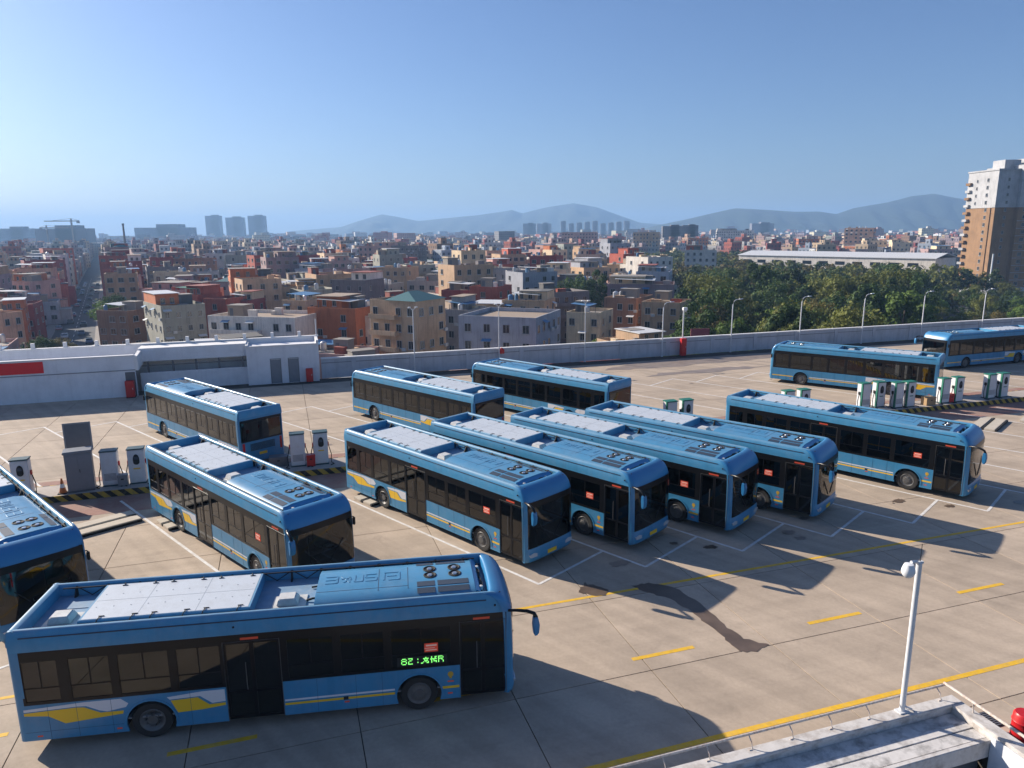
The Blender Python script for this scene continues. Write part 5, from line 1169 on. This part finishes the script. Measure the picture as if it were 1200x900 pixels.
block(162, 226, 267, 1900, (.15, .18, .24), 'long blue slab of flats fading in the haze', cat='slab block'); block(46, 106, 268, 1300, (.15, .17, .21), 'long half built block under the tower cranes', cat='slab block'); block(0, 38, 268, 1700, (.15, .19, .25), 'blue slab of flats beside the half built block', cat='slab block')
M_crane = mat('crane_steel', (.22, .17, .12), rough=.6)
def crane(px, ytop, D, jib, label):
    P = at_y(px, ytop, D); h_ = P.z - GZ; o = thing('tower_crane', label, 'crane', (P.x, D, GZ))
    MB().box(-1, 1, -1, 1, 0, h_).build('mast', M_crane, o); MB().box(-jib * .3, jib, -.7, .7, h_ - 5, h_ - 3.4).build('jib', M_crane, o); MB().box(-jib * .3, -jib * .2, -1.2, 1.2, h_ - 8, h_ - 5).build('counterweight', M_greyd, o); MB().tube([(-jib * .28, 0, h_ - 3.4), (0, 0, h_), (jib * .7, 0, h_ - 3.4)], .25, 4).build('tie', M_crane, o); MB().box(-1.2, 1.2, -1.9, -1.0, h_ - 8, h_ - 5.2).build('cab', M_offw, o)
crane(83, 256, 1250, -46, 'tower crane with long jib above the half built block'); crane(54, 264, 1280, 40, 'lower tower crane beside the long jib crane')
o = thing('chimney', 'thin dark chimney rising from the street side houses', 'chimney', (at_y(146, 280, 620).x, 620, GZ), 0); hh = at_y(146, 262, 620).z - GZ
MB().lathe([(1.3, 0), (.7, hh), (0, hh)], 10, 'z').build('stack', WM['dark grey'], o); MB().lathe([(.9, hh - 1.5), (.95, hh - .8), (.85, hh + .1)], 10, 'z').build('rim', M_greyd, o)
o = thing('radio_mast', 'thin white mast standing above the wood', 'mast', (at_y(734, 290, 420).x, 420, GZ), 0); hh = at_y(734, 270, 420).z - GZ
MB().lathe([(.6, 0), (.3, hh), (0, hh)], 8, 'z').build('mast', M_post, o); MB().box(-.9, .9, -.4, .4, hh - 3, hh - 1).build('antenna_panel', M_white, o)
o = thing('blue_awning', 'blue sheet awning at the foot of the rust orange building', 'awning', (at_y(390, 402, 140).x, 140, 0), R(-4)); zz = at_y(390, 402, 140).z
MB().ext([(-2.5, zz), (0, zz + .6), (0, zz + .7), (-2.5, zz + .1)], -3.2, 3.2, 'x').build('sheet', RM['blue metal'], o)
for x in (-3, 3): MB().box(x - .06, x + .06, -2.4, -2.28, GZ, zz).build('post', M_greyd, o)
o = thing('pink_billboard', 'faded dark pink billboard standing behind the parapet', 'billboard', (at_y(820, 388, 100).x, 100, 0), R(6)); zz = at_y(820, 393, 100).z
MB().box(-1.3, 1.4, -.06, .06, zz - .3, zz + .95).build('panel', mat('faded_pink', (.22, .05, .07), rough=.7), o)
for x in (-1.1, 1.2): MB().box(x - .06, x + .06, .07, .18, GZ, zz + .6).build('post', M_greyd, o)

# ---------------- hills
def hill_mat(name, c): return mat(name, c, rough=1, var=.25, scale=.004)
def hills(name, prof, D, spread, col, seed):
    r = random.Random(seed); xs = np.linspace(prof[0][0], prof[-1][0], 150); ys = np.interp(xs, [p[0] for p in prof], [p[1] for p in prof]); rows = []
    ph = [r.uniform(0, 6.28) for _ in range(12)]
    T = np.linspace(-1, 1, 25); V = []
    for t in T:
        for px, yp in zip(xs, ys):
            top = at_y(px, yp, D).z; e = max(0, 1 - abs(t)) ** 1.15
            n_ = sum(math.sin(px * f + ph[k] + t * g_) * a for k, (f, g_, a) in enumerate(((.05, 5, .10), (.11, 9, .06), (.23, -7, .035), (.41, 13, .02), (.9, 3, .008))))
            y_ = D + t * spread; x_ = at_y(px, yp, D).x * (1 + .02 * t)
            z = GZ - 3 + (top - GZ + 3) * min(1.0, e * (1 + n_ * (1 - e) * 4)) * (1 + .02 * n_) ; V.append((x_, y_, max(GZ - 3, z)))
    n = len(xs); Fc = [(i * n + j, i * n + j + 1, (i + 1) * n + j + 1, (i + 1) * n + j) for i in range(len(T) - 1) for j in range(n - 1)]
    me = bpy.data.meshes.new(name); me.from_pydata(V, [], Fc); me.materials.append(col); me.shade_smooth(); me.update(); return tag(link(name, me), kind='structure')
M_hill = hill_mat('hill_scrub', (.028, .045, .036))
hills('hills', [(340, 271), (400, 266), (420, 259), (447, 251), (470, 255), (490, 259), (520, 256), (560, 252), (582, 249), (600, 246), (612, 250), (640, 243), (672, 238), (700, 243), (730, 254), (750, 261), (790, 264), (830, 268)], 4900, 650, M_hill, 4)
hills('hills', [(740, 272), (770, 264), (800, 258), (830, 251), (862, 244), (900, 246), (930, 248), (960, 248), (980, 251), (1000, 244), (1040, 237), (1068, 230), (1095, 227), (1120, 232), (1160, 238), (1200, 242), (1260, 250), (1330, 262)], 3500, 520, M_hill, 9)

# ---------------- haze over everything
hz = MB().box(-9500, 9500, -180, 9400, GZ - 4.5, 228).build('haze', None)
m = bpy.data.materials.new('haze'); m.use_nodes = True; N = m.node_tree.nodes; N.remove(N['Principled BSDF']); pv = N.new('ShaderNodeVolumePrincipled')
pv.inputs['Color'].default_value = (.37, .62, 1.0, 1); pv.inputs['Density'].default_value = 2.4e-4; pv.inputs['Anisotropy'].default_value = .15
m.node_tree.links.new(pv.outputs[0], N['Material Output'].inputs['Volume']); hz.data.materials.append(m); tag(hz, 'pale even haze over the town', 'haze', kind='stuff')
